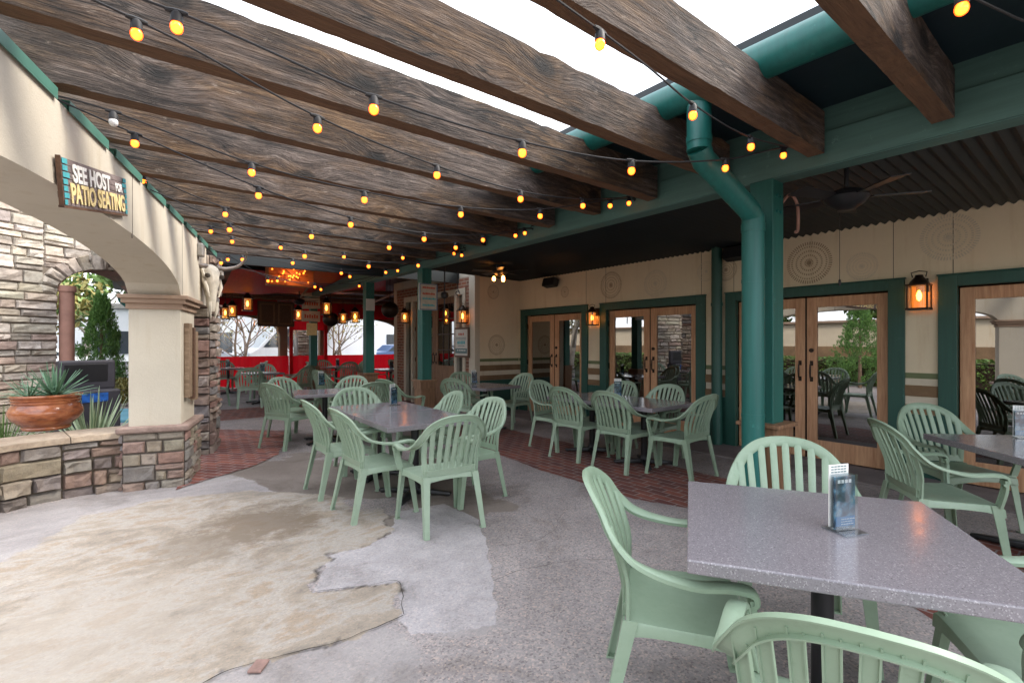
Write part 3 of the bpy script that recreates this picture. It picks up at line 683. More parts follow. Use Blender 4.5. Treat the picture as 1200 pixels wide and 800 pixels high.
# ------------------------------------------------------------------ arched wall on the left
WD = Vector((0.2607, 0.9654)); WN = Vector((0.9654, -0.2607))   # direction / inner normal of the arched wall
def wline(Y): return Vector((0.27*Y-1.20, Y))
TH = 0.44
aw = empty('arched_wall', (0.2, 6.3, 0), 'cream stucco arched wall with a square column on a stone base', 'wall')
Y0 = -7.0
def ws(Y): return (Y-6.05)/WD.y      # arc length along the wall measured from the column corner
O = wline(6.05)
def wp(s, d, z): p = O+WD*s-WN*d; return Vector((p.x, p.y, z))
def arch_z(s):      # underside between s=-4.3..0  (span centre -2.15)
    u = (s+2.2)/2.2
    return 1.93+0.33*math.sqrt(max(0, 1-abs(u)**2.3))
TOPZ = 2.69
def wall_arch(b, s0, s1, zf, n=40):
    for i in range(n):
        a = s0+(s1-s0)*i/n; c = s0+(s1-s0)*(i+1)/n
        za, zc = zf(a), zf(c)
        b.add([wp(a, 0, za), wp(c, 0, zc), wp(c, 0, TOPZ), wp(a, 0, TOPZ), wp(a, TH, za), wp(c, TH, zc), wp(c, TH, TOPZ), wp(a, TH, TOPZ)],
              [(0, 1, 2, 3), (7, 6, 5, 4), (0, 4, 5, 1), (3, 2, 6, 7)])
b = MB(); wall_arch(b, -4.4, 0, arch_z)
b.hexa([wp(0, 0, 1.93), wp(1.42, 0, 1.93), wp(1.42, TH, 1.93), wp(0, TH, 1.93)], [wp(0, 0, TOPZ), wp(1.42, 0, TOPZ), wp(1.42, TH, TOPZ), wp(0, TH, TOPZ)])
b.hexa([wp(-5.1, 0, 1.93), wp(-4.4, 0, 1.93), wp(-4.4, TH, 1.93), wp(-5.1, TH, 1.93)], [wp(-5.1, 0, TOPZ), wp(-4.4, 0, TOPZ), wp(-4.4, TH, TOPZ), wp(-5.1, TH, TOPZ)])
b.build('stucco_arch', M['cream'], aw)
def wbox(b, s0, s1, d0, d1, z0, z1):
    b.hexa([wp(s0, d0, z0), wp(s1, d0, z0), wp(s1, d1, z0), wp(s0, d1, z0)], [wp(s0, d0, z1), wp(s1, d0, z1), wp(s1, d1, z1), wp(s0, d1, z1)])
CS0, CS1 = 0.0, 0.66
def column(s0, s1, root):
    b = MB(); wbox(b, s0, s1, 0.0, TH, 0.60, 1.80); b.build('column_shaft', M['cream'], root, bevel=0.008)
    b = MB(); wbox(b, s0-0.02, s1+0.02, -0.02, TH+0.02, 1.79, 1.85); wbox(b, s0-0.05, s1+0.05, -0.05, TH+0.05, 1.848, 1.895); wbox(b, s0-0.075, s1+0.075, -0.075, TH+0.075, 1.893, 1.932)
    b.build('column_capital', M['capital'], root, bevel=0.006)
    b = MB(); b.tint = (0.12, 0.1, 0.085); wbox(b, s0-0.035, s1+0.035, -0.035, TH+0.035, -0.02, 0.56); b.tint = None
    faces = [(wp(s0-.04, TH+.04, 0), wp(s0-.04, -.04, 0)), (wp(s0-.04, -.04, 0), wp(s1+.04, -.04, 0)), (wp(s1+.04, -.04, 0), wp(s1+.04, TH+.04, 0)), (wp(s1+.04, TH+.04, 0), wp(s0-.04, TH+.04, 0))]
    for (p, q) in faces:
        f, L = curve_face([p, q]); stone_face(b, f, L, -0.02, 0.56, PAL_COL, 0.15, 0.30, dmax=0.035)
    b.build('stone_base', M['stone'], root, tint=True, recalc=False)
    b = MB()
    b.tint = (0.30, 0.22, 0.19); wbox(b, s0-0.085, s1+0.085, -0.085, TH+0.085, 0.562, 0.625)
    b.build('stone_cap', M['stone'], root, bevel=0.018, tint=True)
column(CS0, CS1, aw)
column(-5.1, -4.4, aw)
# green flashing pieces between rafters
RY = [0.77+0.68*i for i in range(-1, 12)]   # far edge of each rafter
RT = 0.105
for i in range(1, len(RY)-1):
    ya, yb = RY[i]+0.015, RY[i+1]-RT-0.015
    sa, sb = (ya-6.05)/WD.y, (yb-6.05)/WD.y
    b = MB(); wbox(b, sa, sb, -0.016, -0.010, TOPZ-0.012, TOPZ+0.040); wbox(b, sa, sb, -0.016, TH+0.016, TOPZ+0.040, TOPZ+0.046); wbox(b, sa, sb, TH+0.010, TH+0.016, TOPZ-0.012, TOPZ+0.0395)
    wbox(b, sa+0.01, sb-0.01, 0.0, TH, TOPZ+0.002, TOPZ+0.038)
    b.build('flashing', M['flashing'], aw)
b = MB(); wbox(b, ws(4.55), ws(4.56), -0.0015, 0.004, 2.22, 2.70); wbox(b, ws(6.1), ws(6.11), -0.0015, 0.004, 1.95, 2.70)
b.build('control_joint', M['mortar'], aw)

# low stone wall
lw = empty('low_stone_wall', (-0.7, 6.2, 0), 'low curved tan ledge stone wall carrying the terracotta pot', 'wall')
fr_pts = [gp(-260, 690), gp(-120, 636), gp(0, 600), gp(75, 584), gp(150, 572)]
fr_pts = catmull([Vector((p.x, p.y, 0)) for p in fr_pts], 6)
f, L = curve_face(fr_pts)
b = MB(); stone_face(b, f, L, -0.02, 0.51, PAL_LOW, 0.155, 0.36, dmin=0.015, dmax=0.07)
bk = [f(L*i/24, 0, -0.42) for i in range(25)]; ft = [f(L*i/24, 0, 0.0) for i in range(25)]
b.tint = (0.13, 0.105, 0.08)
for i in range(24):
    b.hexa([(ft[i].x, ft[i].y, -.02), (ft[i+1].x, ft[i+1].y, -.02), (bk[i+1].x, bk[i+1].y, -.02), (bk[i].x, bk[i].y, -.02)], [(ft[i].x, ft[i].y, .515), (ft[i+1].x, ft[i+1].y, .515), (bk[i+1].x, bk[i+1].y, .515), (bk[i].x, bk[i].y, .515)])
b.build('stone_courses', M['stone'], lw, tint=True, recalc=False)
b = MB(); s = 0.0
while s < L-0.05:
    e = min(L, s+random.uniform(0.42, 0.62)); k = random.uniform(0.85, 1.1); b.tint = (0.42*k, 0.34*k, 0.26*k)
    sg = 4
    for i in range(sg):
        a, c = s+0.004+(e-s-0.008)*i/sg, s+0.004+(e-s-0.008)*(i+1)/sg
        o1 = 0.045+0.012*noise.noise(Vector((a*8, 0, 0))); o2 = 0.045+0.012*noise.noise(Vector((c*8, 0, 0)))
        b.hexa([f(a, 0.516, o1), f(c, 0.516, o2), f(c, 0.516, -.44), f(a, 0.516, -.44)], [f(a, 0.568, o1-.008), f(c, 0.568, o2-.008), f(c, 0.572, -.44), f(a, 0.572, -.44)])
    s = e
b.build('coping', M['stone'], lw, tint=True, bevel=0)

# stone pier beyond the column, and the skull over it
sp = empty('stone_pier', (0.75, 8.0, 0), 'narrow grey and rust stacked stone pier behind the cream column', 'pier')
b = MB(); P0 = wp(1.5, 0.0, 0); 
b.tint = (0.12, 0.1, 0.09); wbox(b, 1.48, 2.1, -0.02, TH, -0.02, 2.6); b.tint = None
for (p, q) in [(wp(1.47, TH, 0), wp(1.47, -.03, 0)), (wp(1.47, -.03, 0), wp(2.11, -.03, 0)), (wp(2.11, -.03, 0), wp(2.11, TH, 0))]:
    f2, L2 = curve_face([p, q]); stone_face(b, f2, L2, -0.02, 2.6, PAL_PIER, 0.17, 0.34, dmin=0.02, dmax=0.06)
b.build('stone_courses', M['stone'], sp, tint=True, recalc=False)

# ------------------------------------------------------------------ stone building at left with arch
SD = Vector((0.82, 0.572)).normalized(); SNn = Vector((SD.y, -SD.x))
SO = Vector((-1.436, 10.0))
sb = empty('stone_building', (-1.5, 9.2, 0), 'pale ledge stone building wall with an arched passage behind the column', 'building')
def ss(px): q = on_line(px, 400, tuple(SO), tuple(SO+SD)); return (Vector((q.x, q.y))-SO).dot(SD)
def sz(px, py): return on_line(px, py, tuple(SO), tuple(SO+SD)).z
AC = ss(126); AR = AC-ss(66); AZ = sz(66, 345); AK = (sz(126, 317)-AZ)/AR; SE = ss(212); STH = 0.55
print('ARCH', AC, AR, AZ, AK, SE)
def sf(s, z, d): p = SO+SD*s+SNn*d; return Vector((p.x, p.y, z))
def in_arch(s, z, r): return (z < AZ and abs(s-AC) < r) or (z >= AZ and ((s-AC)/r)**2+((z-AZ)/(r*AK))**2 < 1)
b = MB()
def skip(cx, cz, a, c, e, g):
    return any(in_arch(x, z, AR+0.0) for x in (a, cx, e) for z in (c, cz, g)) or in_arch(cx, cz, AR+0.16)
stone_face(b, sf, AC-AR, -0.02, AZ, PAL_BLD, 0.20, 0.48, dmin=0.015, dmax=0.055, L0=-3.5, gap=.008)
stone_face(b, sf, SE, AZ, 4.6, PAL_BLD, 0.19, 0.46, skip=skip, dmin=0.015, dmax=0.05, L0=-3.5, gap=.007)
# voussoirs
nv = 15
for i in range(nv):
    q0 = math.pi*i/nv; q1 = math.pi*(i+1)/nv
    def ap(q, r, k): return (AC-math.cos(q)*r, AZ+math.sin(q)*(AR*AK+(r-AR)))
    q = [ap(q0+.01, AR, 0), ap(q1-.01, AR, 0), ap(q1-.01, AR+0.25, 0), ap(q0+.01, AR+0.25, 0)]
    b.tint = None; one_stone(b, sf, [q[3], q[0], q[1], q[2]] if False else q, random.uniform(.03, .06), random.choice(PAL_BLD))
# jamb stones on the left of the opening, and reveal
rev = lambda s, z, d: sf(AC-AR+d, z, -s)
stone_face(b, rev, STH, -0.02, AZ, PAL_PIER, 0.16, 0.4, dmin=0.0, dmax=0.03)
for i in range(14):
    q0 = math.pi*i/14; q1 = math.pi*(i+1)/14
    def rp(q, k): return AC-math.cos(q)*AR, AZ+math.sin(q)*AR*AK
    (xa, za), (xb, zb) = rp(q0, 0), rp(q1, 0); k = random.uniform(.8, 1.15); c_ = random.choice(PAL_PIER); b.tint = tuple(x*k for x in c_)
    b.add([sf(xa, za, 0), sf(xb, zb, 0), sf(xb, zb, -STH), sf(xa, za, -STH)], [(0, 1, 2, 3)])
b.tint = (0.2, 0.17, 0.14)
# backing wall with opening (front skin 2 mm behind stones, back skin)
def backing(d):
    n = 24; xs = []
    b.add([sf(-3.5, -.02, d), sf(AC-AR, -.02, d), sf(AC-AR, 4.6, d), sf(-3.5, 4.6, d)], [(0, 1, 2, 3)])
    b.add([sf(AC+AR, -.02, d), sf(SE, -.02, d), sf(SE, 4.6, d), sf(AC+AR, 4.6, d)], [(0, 1, 2, 3)])
    for i in range(n):
        q0 = math.pi*i/n; q1 = math.pi*(i+1)/n; (xa, za), (xb, zb) = (AC-math.cos(q0)*AR, AZ+math.sin(q0)*AR*AK), (AC-math.cos(q1)*AR, AZ+math.sin(q1)*AR*AK)
        b.add([sf(xa, za, d), sf(xb, zb, d), sf(xb, 4.6, d), sf(xa, 4.6, d)], [(0, 1, 2, 3)])
backing(-0.003); backing(-STH)
b.add([sf(AC+AR, -.02, 0), sf(AC+AR, AZ, 0), sf(AC+AR, AZ, -STH), sf(AC+AR, -.02, -STH)], [(0, 1, 2, 3)])
b.build('stone_wall', M['stone'], sb, tint=True, recalc=False)
# terracotta-coloured downpipe in the jamb
b = MB(); c = sf(AC-AR+0.13, 0, 0.02); zp_ = sz(76, 338); b.tube([(c.x, c.y, 0), (c.x, c.y, zp_)], 0.095, 16); b.tube([(c.x, c.y, zp_-.05), (c.x, c.y, zp_+.04)], 0.115, 16); b.tube([(c.x, c.y, 1.0), (c.x, c.y, 1.03)], 0.10, 16)
tag(b.build('drain_pipe', M['clay_pipe']), 'dusty pink round drain pipe standing in the stone archway', 'pipe')

# ------------------------------------------------------------------ pergola rafters
WN_X = lambda Y: 0.27*Y-1.20
names = ['nearest weathered rafter, crossing the top right corner', 'weathered rafter meeting the teal downpipe elbow, second nearest', 'weathered rafter just left of the downpipe, third nearest',
         'weathered rafter whose end meets the beam above the long white gap, fourth', 'weathered rafter with two dark knots beside the arched wall top', 'rafter right after the two knotted one, tan and grey']
for i, yf in enumerate(RY):
    xl = WN_X(yf)-0.62; xe = 3.80
    b = MB(); nx = 90; zb, zt = 2.765, 3.055; vs = []
    for k in range(nx+1):
        x = xl+(xe-xl)*k/nx; jt = [0.006*noise.noise(Vector((x*2.5, yf*5+q, q*3)))+0.004*noise.noise(Vector((x*11, yf*7+q, q*3)))-0.010*max(0, noise.noise(Vector((x*7, yf*3+q*2, 9)))-.25)*2.4*(-1 if q < 2 else 1) for q in range(4)]
        cut = 0.0
        vs += [(x, yf-RT+jt[0]*.3, zb+jt[0]), (x, yf, zb+jt[1]*.6), (x, yf+jt[2]*.3, zt-cut+jt[2]), (x, yf-RT, zt-cut+jt[3]*1.3)]
    b.add(vs, [(k*4+j, k*4+(j+1) % 4, (k+1)*4+(j+1) % 4, (k+1)*4+j) for k in range(nx) for j in range(4)]+[(3, 2, 1, 0), (nx*4, nx*4+1, nx*4+2, nx*4+3)])
    n_i = i-1
    if n_i < 0: lab = 'weathered timber rafter behind the camera end of the pergola'
    else: lab = 'weathered grey brown timber rafter, number %s counted from the top right corner' % ['one', 'two', 'three', 'four', 'five', 'six', 'seven', 'eight', 'nine', 'ten', 'eleven', 'twelve'][n_i]
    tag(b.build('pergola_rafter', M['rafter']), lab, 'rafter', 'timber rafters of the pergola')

# ------------------------------------------------------------------ restaurant building
XB = 6.7
rb = empty('restaurant_building', (XB, 4, 0), 'restaurant front with tan stucco, green trim and oak french doors under a dark porch roof', 'building')
doors = [(-0.74, 1.30), (1.58, 3.62), (3.93, 5.97), (6.27, 8.22)]
zc = 2.80
b = MB()
ys = [-4.0]+[v for d in doors for v in d]+[8.3]
for i in range(0, len(ys), 2): b.bb(XB, XB+0.25, ys[i], ys[i+1], 0, zc+.3)
for (a, c) in doors: b.bb(XB, XB+0.25, a, c, 2.15, zc+.3)
b.build('stucco_wall', M['wallcream'], rb)
b = MB(); b.bb(5.55, 6.93, 8.302, 8.5, 0, zc+.3)
b.build('stucco_return_wall', M['wallcream'], rb)
# wainscot stripes
segs = [(ys[i], ys[i+1]) for i in range(0, len(ys), 2)]
for nm, z0, z1, mt, pr in (('painted_band', 1.07, 1.13, 'stripe_green', .004), ('painted_band', 1.00, 1.066, 'stripe_cream', .005), ('stone_band', .88, .996, 'stripe_brown', .02), ('painted_band', .79, .876, 'stripe_cream', .005), ('wood_band', .69, .786, 'stripe_brown', .02), ('lower_panel', 0, .686, 'green_trim', .01)):
    for (a, c) in segs: MB().bb(XB-pr, XB, a, c, z0, z1).build(nm, M[mt], rb)
    MB().bb(5.55-0.0, 6.68, 8.302-pr, 8.302, z0, z1).build(nm, M[mt], rb)
# doors
def leaf_door(root, ya, yb, hinge_near, glass='door_glass', X=XB, wm='door_wood', ztop=2.02, gb=0.25, lock=True):
    st = 0.115
    b = MB(); x0, x1 = X+0.05, X+0.095
    b.bb(x0, x1, ya, ya+st, .02, ztop); b.bb(x0, x1, yb-st, yb, .02, ztop); b.bb(x0, x1, ya+st, yb-st, ztop-.125, ztop); b.bb(x0, x1, ya+st, yb-st, .02, gb)
    d = b.build('french_door', M[wm], root, bevel=0.004)
    d2 = MB(); d2.bb(x0+.018, x0+.024, ya+st, yb-st, gb, ztop-.125); d2.build('glass_pane', M[glass], d, recalc=False)
    hy = (yb-0.055) if hinge_near else (ya+0.055)
    h = MB(); h.tube([(x0-.005, hy, 1.0), (x0-.045, hy, 1.02), (x0-.05, hy, 1.10), (x0-.045, hy, 1.18), (x0-.005, hy, 1.2)], [.008, .009, .012, .009, .008], 8)
    h.box((x0-.004, hy, 1.0), (.008, .035, .06)); h.box((x0-.004, hy, 1.2), (.008, .035, .06)); h.build('door_handle', M['bronze'], d)
    if hinge_near and lock:
        k = MB(); k.tube([(x0, hy, 1.36), (x0-.02, hy, 1.36)], .026, 14); k.build('deadbolt', M['bronze'], d)
    g = MB(); gy = ya-0.004 if hinge_near else yb+0.004
    for z in (.3, 1.0, 1.75): g.tube([(x0-.006, gy, z), (x0-.006, gy, z+.1)], .008, 6)
    g.build('hinge', M['bronze'], d)
for (a, c) in doors:
    b = MB(); tw = 0.15
    b.bb(XB-.035, XB+.045, a, a+tw, 0, 2.15); b.bb(XB-.035, XB+.045, c-tw, c, 0, 2.15); b.bb(XB-.035, XB+.045, a+tw, c-tw, 2.035, 2.15)
    b.bb(XB-.045, XB+.0, a-.01, c+.01, 2.15, 2.165)
    b.build('door_trim', M['green_trim'], rb, bevel=0.004)
    m_ = (a+c)/2
    leaf_door(rb, a+tw+.008, m_-.012, True)
    leaf_door(rb, m_+.012, c-tw-.008, False)
    b = MB(); b.bb(XB+.06, XB+.12, m_-.011, m_+.011, .02, 2.03); b.build('astragal', M['bronze'], rb)
# interior behind the doors
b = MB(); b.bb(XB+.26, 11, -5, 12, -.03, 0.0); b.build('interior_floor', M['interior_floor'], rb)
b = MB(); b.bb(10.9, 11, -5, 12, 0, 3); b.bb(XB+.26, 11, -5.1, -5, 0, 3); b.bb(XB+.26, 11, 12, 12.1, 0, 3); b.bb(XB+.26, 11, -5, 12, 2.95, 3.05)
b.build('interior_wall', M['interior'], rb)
for y in (-2, 0.2, 2.2, 4.3, 6.4): 
    b = MB(); b.lathe([(0.001, 0.0), (.06, .02), (.09, .1), (.06, .18), (.02, .2)], (8.8, y, 2.0), 10); b.build('pendant_shade', M['fairy'], rb)
# stencilled medallions
def medallion(root, c, rad, ux, uy, nn, mt, rings=5):
    b = MB(); c = Vector(c); ux, uy, nn = Vector(ux), Vector(uy), Vector(nn)
    for r in range(rings):
        rr = rad*(r+1)/rings; cnt = int(14+r*11); ln = rad/rings*(0.75 if r == rings-1 else 0.38); wd = 2*math.pi*rr/cnt*0.5
        for k in range(cnt):
            q = 2*math.pi*k/cnt; e = ux*math.cos(q)+uy*math.sin(q); t = ux*-math.sin(q)+uy*math.cos(q)
            p = c+e*(rr-ln/2)
            b.add([p-e*ln/2-t*wd/2*.8+nn*.003, p+e*ln/2-t*wd/2+nn*.003, p+e*ln/2+t*wd/2+nn*.003, p-e*ln/2+t*wd/2*.8+nn*.003], [(0, 1, 2, 3)])
    k = 16; b.add([c+nn*.003]+[c+nn*.003+(ux*math.cos(2*math.pi*i/k)+uy*math.sin(2*math.pi*i/k))*rad*.11 for i in range(k)], [(0, i+1, (i+1) % k+1) for i in range(k)])
    b.build('painted_medallion', M[mt], root, recalc=False)
ex, ez = Vector((0, 1, 0)), Vector((0, 0, 1)); nx_ = Vector((-1, 0, 0))
for (px, py, r_, mt) in ((948, 308, .26, 'medallion'), (716, 334, .24, 'medallion'), (662, 342, .11, 'medallion'), (851, 316, .16, 'medallion'), (1112, 278, .24, 'medallion_pale'), (768, 332, .22, 'medallion_pale'), (1010, 312, .16, 'medallion_pale'), (828, 318, .15, 'medallion_pale')):
    medallion(rb, on_x(px, py, XB), r_, ex, ez, nx_, mt)
for (px, py, r_) in ((582, 404, .215), (578, 342, .15)):
    medallion(rb, on_y(px, py, 8.302), r_, Vector((1, 0, 0)), ez, Vector((0, -1, 0)), 'medallion')
# panel joints on the wall
b = MB()
for px in (687, 710, 822, 1047, 1117, 860): p = on_x(px, 320, XB); b.bb(XB-.0025, XB, p.y-.003, p.y+.003, 2.17, 2.8)
b.build('panel_joint', M['mortar'], rb)
# corrugated porch ceiling
b = MB(); pit = 0.085; y = -2.4; vs = []; k = 0; XC0, XC1 = 4.03, XB+0.02
while y < 8.3:
    z = 0.016*math.sin(2*math.pi*y/pit); vs += [(XC0, y, 2.86+z), (XC1, y, zc+z)]; y += pit/6; k += 1
b.add(vs, [(2*i, 2*i+1, 2*i+3, 2*i+2) for i in range(k-1)], True); b.build('corrugated_ceiling', M['dark_ceiling'], rb, recalc=False)
b = MB(); b.bb(3.86, 7.2, -2.4, 8.3, 3.22, 3.32); b.bb(2.98, 3.86, -2.4, 8.9, 3.235, 3.30); b.build('porch_roof', M['dark_ceiling'], rb)
b = MB(); b.bb(3.02, 3.86, -2.4, 8.9, 3.10, 3.23); b.build('soffit', paint('soffit_paint', (0.008, 0.020, 0.028), 0.5, 1), rb)
b = MB(); b.bb(3.85, 4.03, -2.4, 14.2, 2.70, 2.93); b.bb(3.87, 4.01, -2.4, 14.2, 2.931, 3.22); b.bb(3.86, 4.02, -2.4, 14.2, 2.693, 2.7); b.build('header_beam', M['teal'], rb, bevel=0.004)
# bump-out facade at X=5.55
XF = 5.55
brickw = bricks('brick_wall', 0, 1.0, 0.07)
def brick_wall_mat():
    m, n, b_ = nt('brick_facade')
    t = N(n, 'ShaderNodeTexCoord'); s_ = N(n, 'ShaderNodeSeparateXYZ'); n.links.new(t.outputs['Object'], s_.inputs[0]); c_ = N(n, 'ShaderNodeCombineXYZ')
    n.links.new(s_.outputs[1], c_.inputs[0]); n.links.new(s_.outputs[2], c_.inputs[1])
    bt = N(n, 'ShaderNodeTexBrick'); n.links.new(c_.outputs[0], bt.inputs['Vector']); bt.inputs['Scale'].default_value = 1; bt.inputs['Brick Width'].default_value = .2; bt.inputs['Row Height'].default_value = .072; bt.inputs['Mortar Size'].default_value = .008
    bt.inputs['Color1'].default_value = (.30, .11, .065, 1); bt.inputs['Color2'].default_value = (.17, .075, .05, 1); bt.inputs['Mortar'].default_value = (.36, .29, .22, 1)
    n.links.new(bt.outputs[0], b_.inputs['Base Color']); b_.inputs['Roughness'].default_value = .85; return m
M['brick_facade'] = brick_wall_mat()
b = MB(); b.bb(XF, XF+.2, 8.5, 8.64, 0, 2.66); b.bb(XF, XF+.2, 11.5, 11.95, 0, 2.66); b.bb(XF-.01, XF+.2, 8.5, 11.95, 2.60, 2.82)
b.build('brick_surround', M['brick_facade'], rb)
b = MB(); b.bb(XF, XF+.2, 8.5, 11.95, 2.825, 3.1); b.bb(XF-.02, XF+.1, 8.28, 8.5, 0, 3.0); b.bb(XF, XF+3.2, 11.95, 12.15, 0, 3.1); b.build('stucco_header', M['cream'], rb)
b = MB()
for (a, c) in ((8.64, 8.74), (8.98, 9.07), (11.02, 11.11), (11.38, 11.5)): b.bb(XF-.03, XF+.12, a, c, 0, 2.47)
b.bb(XF-.03, XF+.12, 8.64, 11.5, 2.47, 2.60); b.build('entry_frame', M['cream'], rb, bevel=0.006)
b = MB(); b.bb(XF+.05, XF+.06, 8.74, 8.98, .1, 2.47); b.bb(XF+.05, XF+.06, 11.11, 11.38, .1, 2.47); b.build('sidelight', M['door_glass'], rb)
leaf_door(rb, 9.08, 10.03, True, X=XF, wm='cedar', ztop=2.46, gb=0.95, lock=False); leaf_door(rb, 10.05, 11.01, False, X=XF, wm='cedar', ztop=2.46, gb=0.95, lock=False)
b = MB()
for (a, c) in ((9.2, 9.92), (10.17, 10.9)):
    for k in (1, 2): y = a+(c-a)*k/3; b.bb(XF+.055, XF+.075, y-.012, y+.012, .95, 2.33)
    for z in (1.3, 1.65, 2.0): b.bb(XF+.052, XF+.078, a, c, z-.012, z+.012)
b.build('door_muntins', M['bronze'], rb)

# ------------------------------------------------------------------ gutter and downpipes
gt = empty('roof_gutter', (2.95, 2, 3.05), 'round teal gutter running over the rafter ends with a bent downpipe', 'gutter')
b = MB(); b.tube([(2.93, -2.4, 3.10), (2.93, 1.7, 3.10), (2.93, 8.8, 3.10)], 0.105, 20); b.build('gutter_pipe', M['pipe'], gt)
b = MB()
for y in (0.75, 2.35, 5.0): b.tube([(2.93, y, 3.10), (2.93, y+.04, 3.10)], 0.111, 20)
b.build('pipe_collar', M['pipe'], gt)
b = MB(); DY = 1.78
b.tube([(2.95, DY, 3.06), (2.95, DY, 2.71)], 0.077, 24); b.tube([(2.95, DY, 2.72), (3.0, DY, 2.66), (3.63, DY, 2.43), (3.68, DY, 2.38)], 0.077, 24); b.tube([(3.68, DY, 2.40), (3.68, DY, 0)], 0.079, 24); b.tube([(3.68, DY, 2.34), (3.68, DY, 2.28)], 0.0835, 24); b.tube([(2.95, DY, 2.80), (2.95, DY, 2.76)], 0.0815, 24)
for z in (0.9, 1.9): b.tube([(3.68, DY, z), (3.68, DY, z+.025)], 0.0815, 24)
b.build('downpipe', M['pipe'], gt)
b = MB(); p = on_x(840, 400, XB-.1); b.tube([(XB-.1, p.y, 0), (XB-.1, p.y, 2.82)], 0.072, 18); b.tube([(XB-.1, p.y, 1.98), (XB-.1, p.y, 2.02)], 0.08, 18)
tag(b.build('wall_downpipe', M['green_trim']), 'dark green round downpipe against the wall between two french doors', 'pipe')

# ------------------------------------------------------------------ posts
def post(Y, label, X=3.94, top=2.70):
    r = empty('support_post', (X, Y, 0), label, 'post', 'teal roof posts on cedar pedestals')
    b = MB(); b.bb(X-.088, X+.088, Y-.088, Y+.088, .83, top); b.build('post_shaft', M['teal_post'], r, bevel=0.005)
    b = MB(); b.bb(X-.125, X+.125, Y-.125, Y+.125, .0, .80); 
    b.bb(X-.14, X+.14, Y-.14, Y+.14, .70, .812); b.bb(X-.14, X+.14, Y-.14, Y+.14, .0, .12); b.build('pedestal', M['cedar'], r, bevel=0.004)
    b = MB(); b.bb(X-.165, X+.165, Y-.165, Y+.165, .81, .84); b.build('pedestal_cap', M['cedar'], r, bevel=0.005)
    b = MB()
    for z in (top-.12, top-.24):
        for dx in (-.03, .03): b.tube([(X+dx, Y-.088, z), (X+dx, Y-.10, z)], .012, 6)
    b.build('bolt', M['pipe'], r)
    return r
post(1.80, 'teal post right behind the large downpipe', X=3.94)
post(7.42, 'teal post on a cedar pedestal with the cream hanging sign')
post(9.85, 'teal post on a cedar pedestal with a small blue notice')
post(13.7, 'far teal post carrying stacked wooden direction boards')
post(-2.2, 'teal post at the near end of the porch, out of the picture')
# hanging sign near second post
sg = empty('hanging_sign', (3.80, 7.25, 2.2), 'cream drink notice board with blue border mounted on the teal post', 'sign')
P = on_y(498, 338, 7.30); 
b = MB(); b.bb(3.78, 4.12, 7.30, 7.325, 2.0, 2.44); b.build('board', M['grey_paper'], sg, bevel=.003)
b = MB()
for (x0, x1, z0, z1) in ((3.785, 4.115, 2.425, 2.435), (3.785, 4.115, 2.005, 2.015), (3.785, 3.797, 2.015, 2.425), (4.103, 4.115, 2.015, 2.425)): b.bb(x0, x1, 7.295, 7.3, z0, z1)
b.build('border_print', M['card_blue'], sg)
for z, s_, mt in ((2.37, 'Special', 'red_print'), (2.27, 'HOT', 'red_print'), (2.19, 'DRINKS', 'teal_print'), (2.08, 'ON THE PATIO', 'teal_print')):
    for _ in [0]:
        bb_ = MB(); rnd = random.Random(int(z*100)); x = 3.84
        while x < 4.06:
            wq = rnd.uniform(.012, .03); bb_.bb(x, x+wq, 7.296, 7.3, z-.015, z+rnd.uniform(.008, .02)); x += wq+.006
        bb_.build('printed_line', M[mt], sg)
# notice on the third post
ns = MB(); ns.bb(3.85, 4.03, 9.75, 9.765, 2.12, 2.36); tag(ns.build('post_notice', M['paper']), 'small pale notice fixed on the middle teal post', 'sign')
# direction boards on far post
db = empty('direction_boards', (3.9, 13.55, 2.0), 'stack of weathered wooden boards with red lettering on the far post', 'sign')
for k, (z0, z1, tl) in enumerate(((2.68, 2.92, .05), (2.36, 2.64, -.05), (2.02, 2.30, .0))):
    b = MB(); b.box((3.83, 13.52, (z0+z1)/2), (.46, .03, z1-z0), Matrix.Rotation(tl, 3, 'Y')); bo = b.build('board', M['grey_paper'], db, bevel=.004)
    b = MB(); x = 3.66
    for q in range(6): b.bb(x, x+.04, 13.498, 13.504, (z0+z1)/2-.05, (z0+z1)/2+.05-(q % 2)*.02); x += .06
    if k: b.build('board_lettering', M['red_print'], bo)
b = MB(); b.bb(3.72, 3.98, 13.50, 13.53, 1.66, 1.98); b.build('board', M['cream_print'], db)

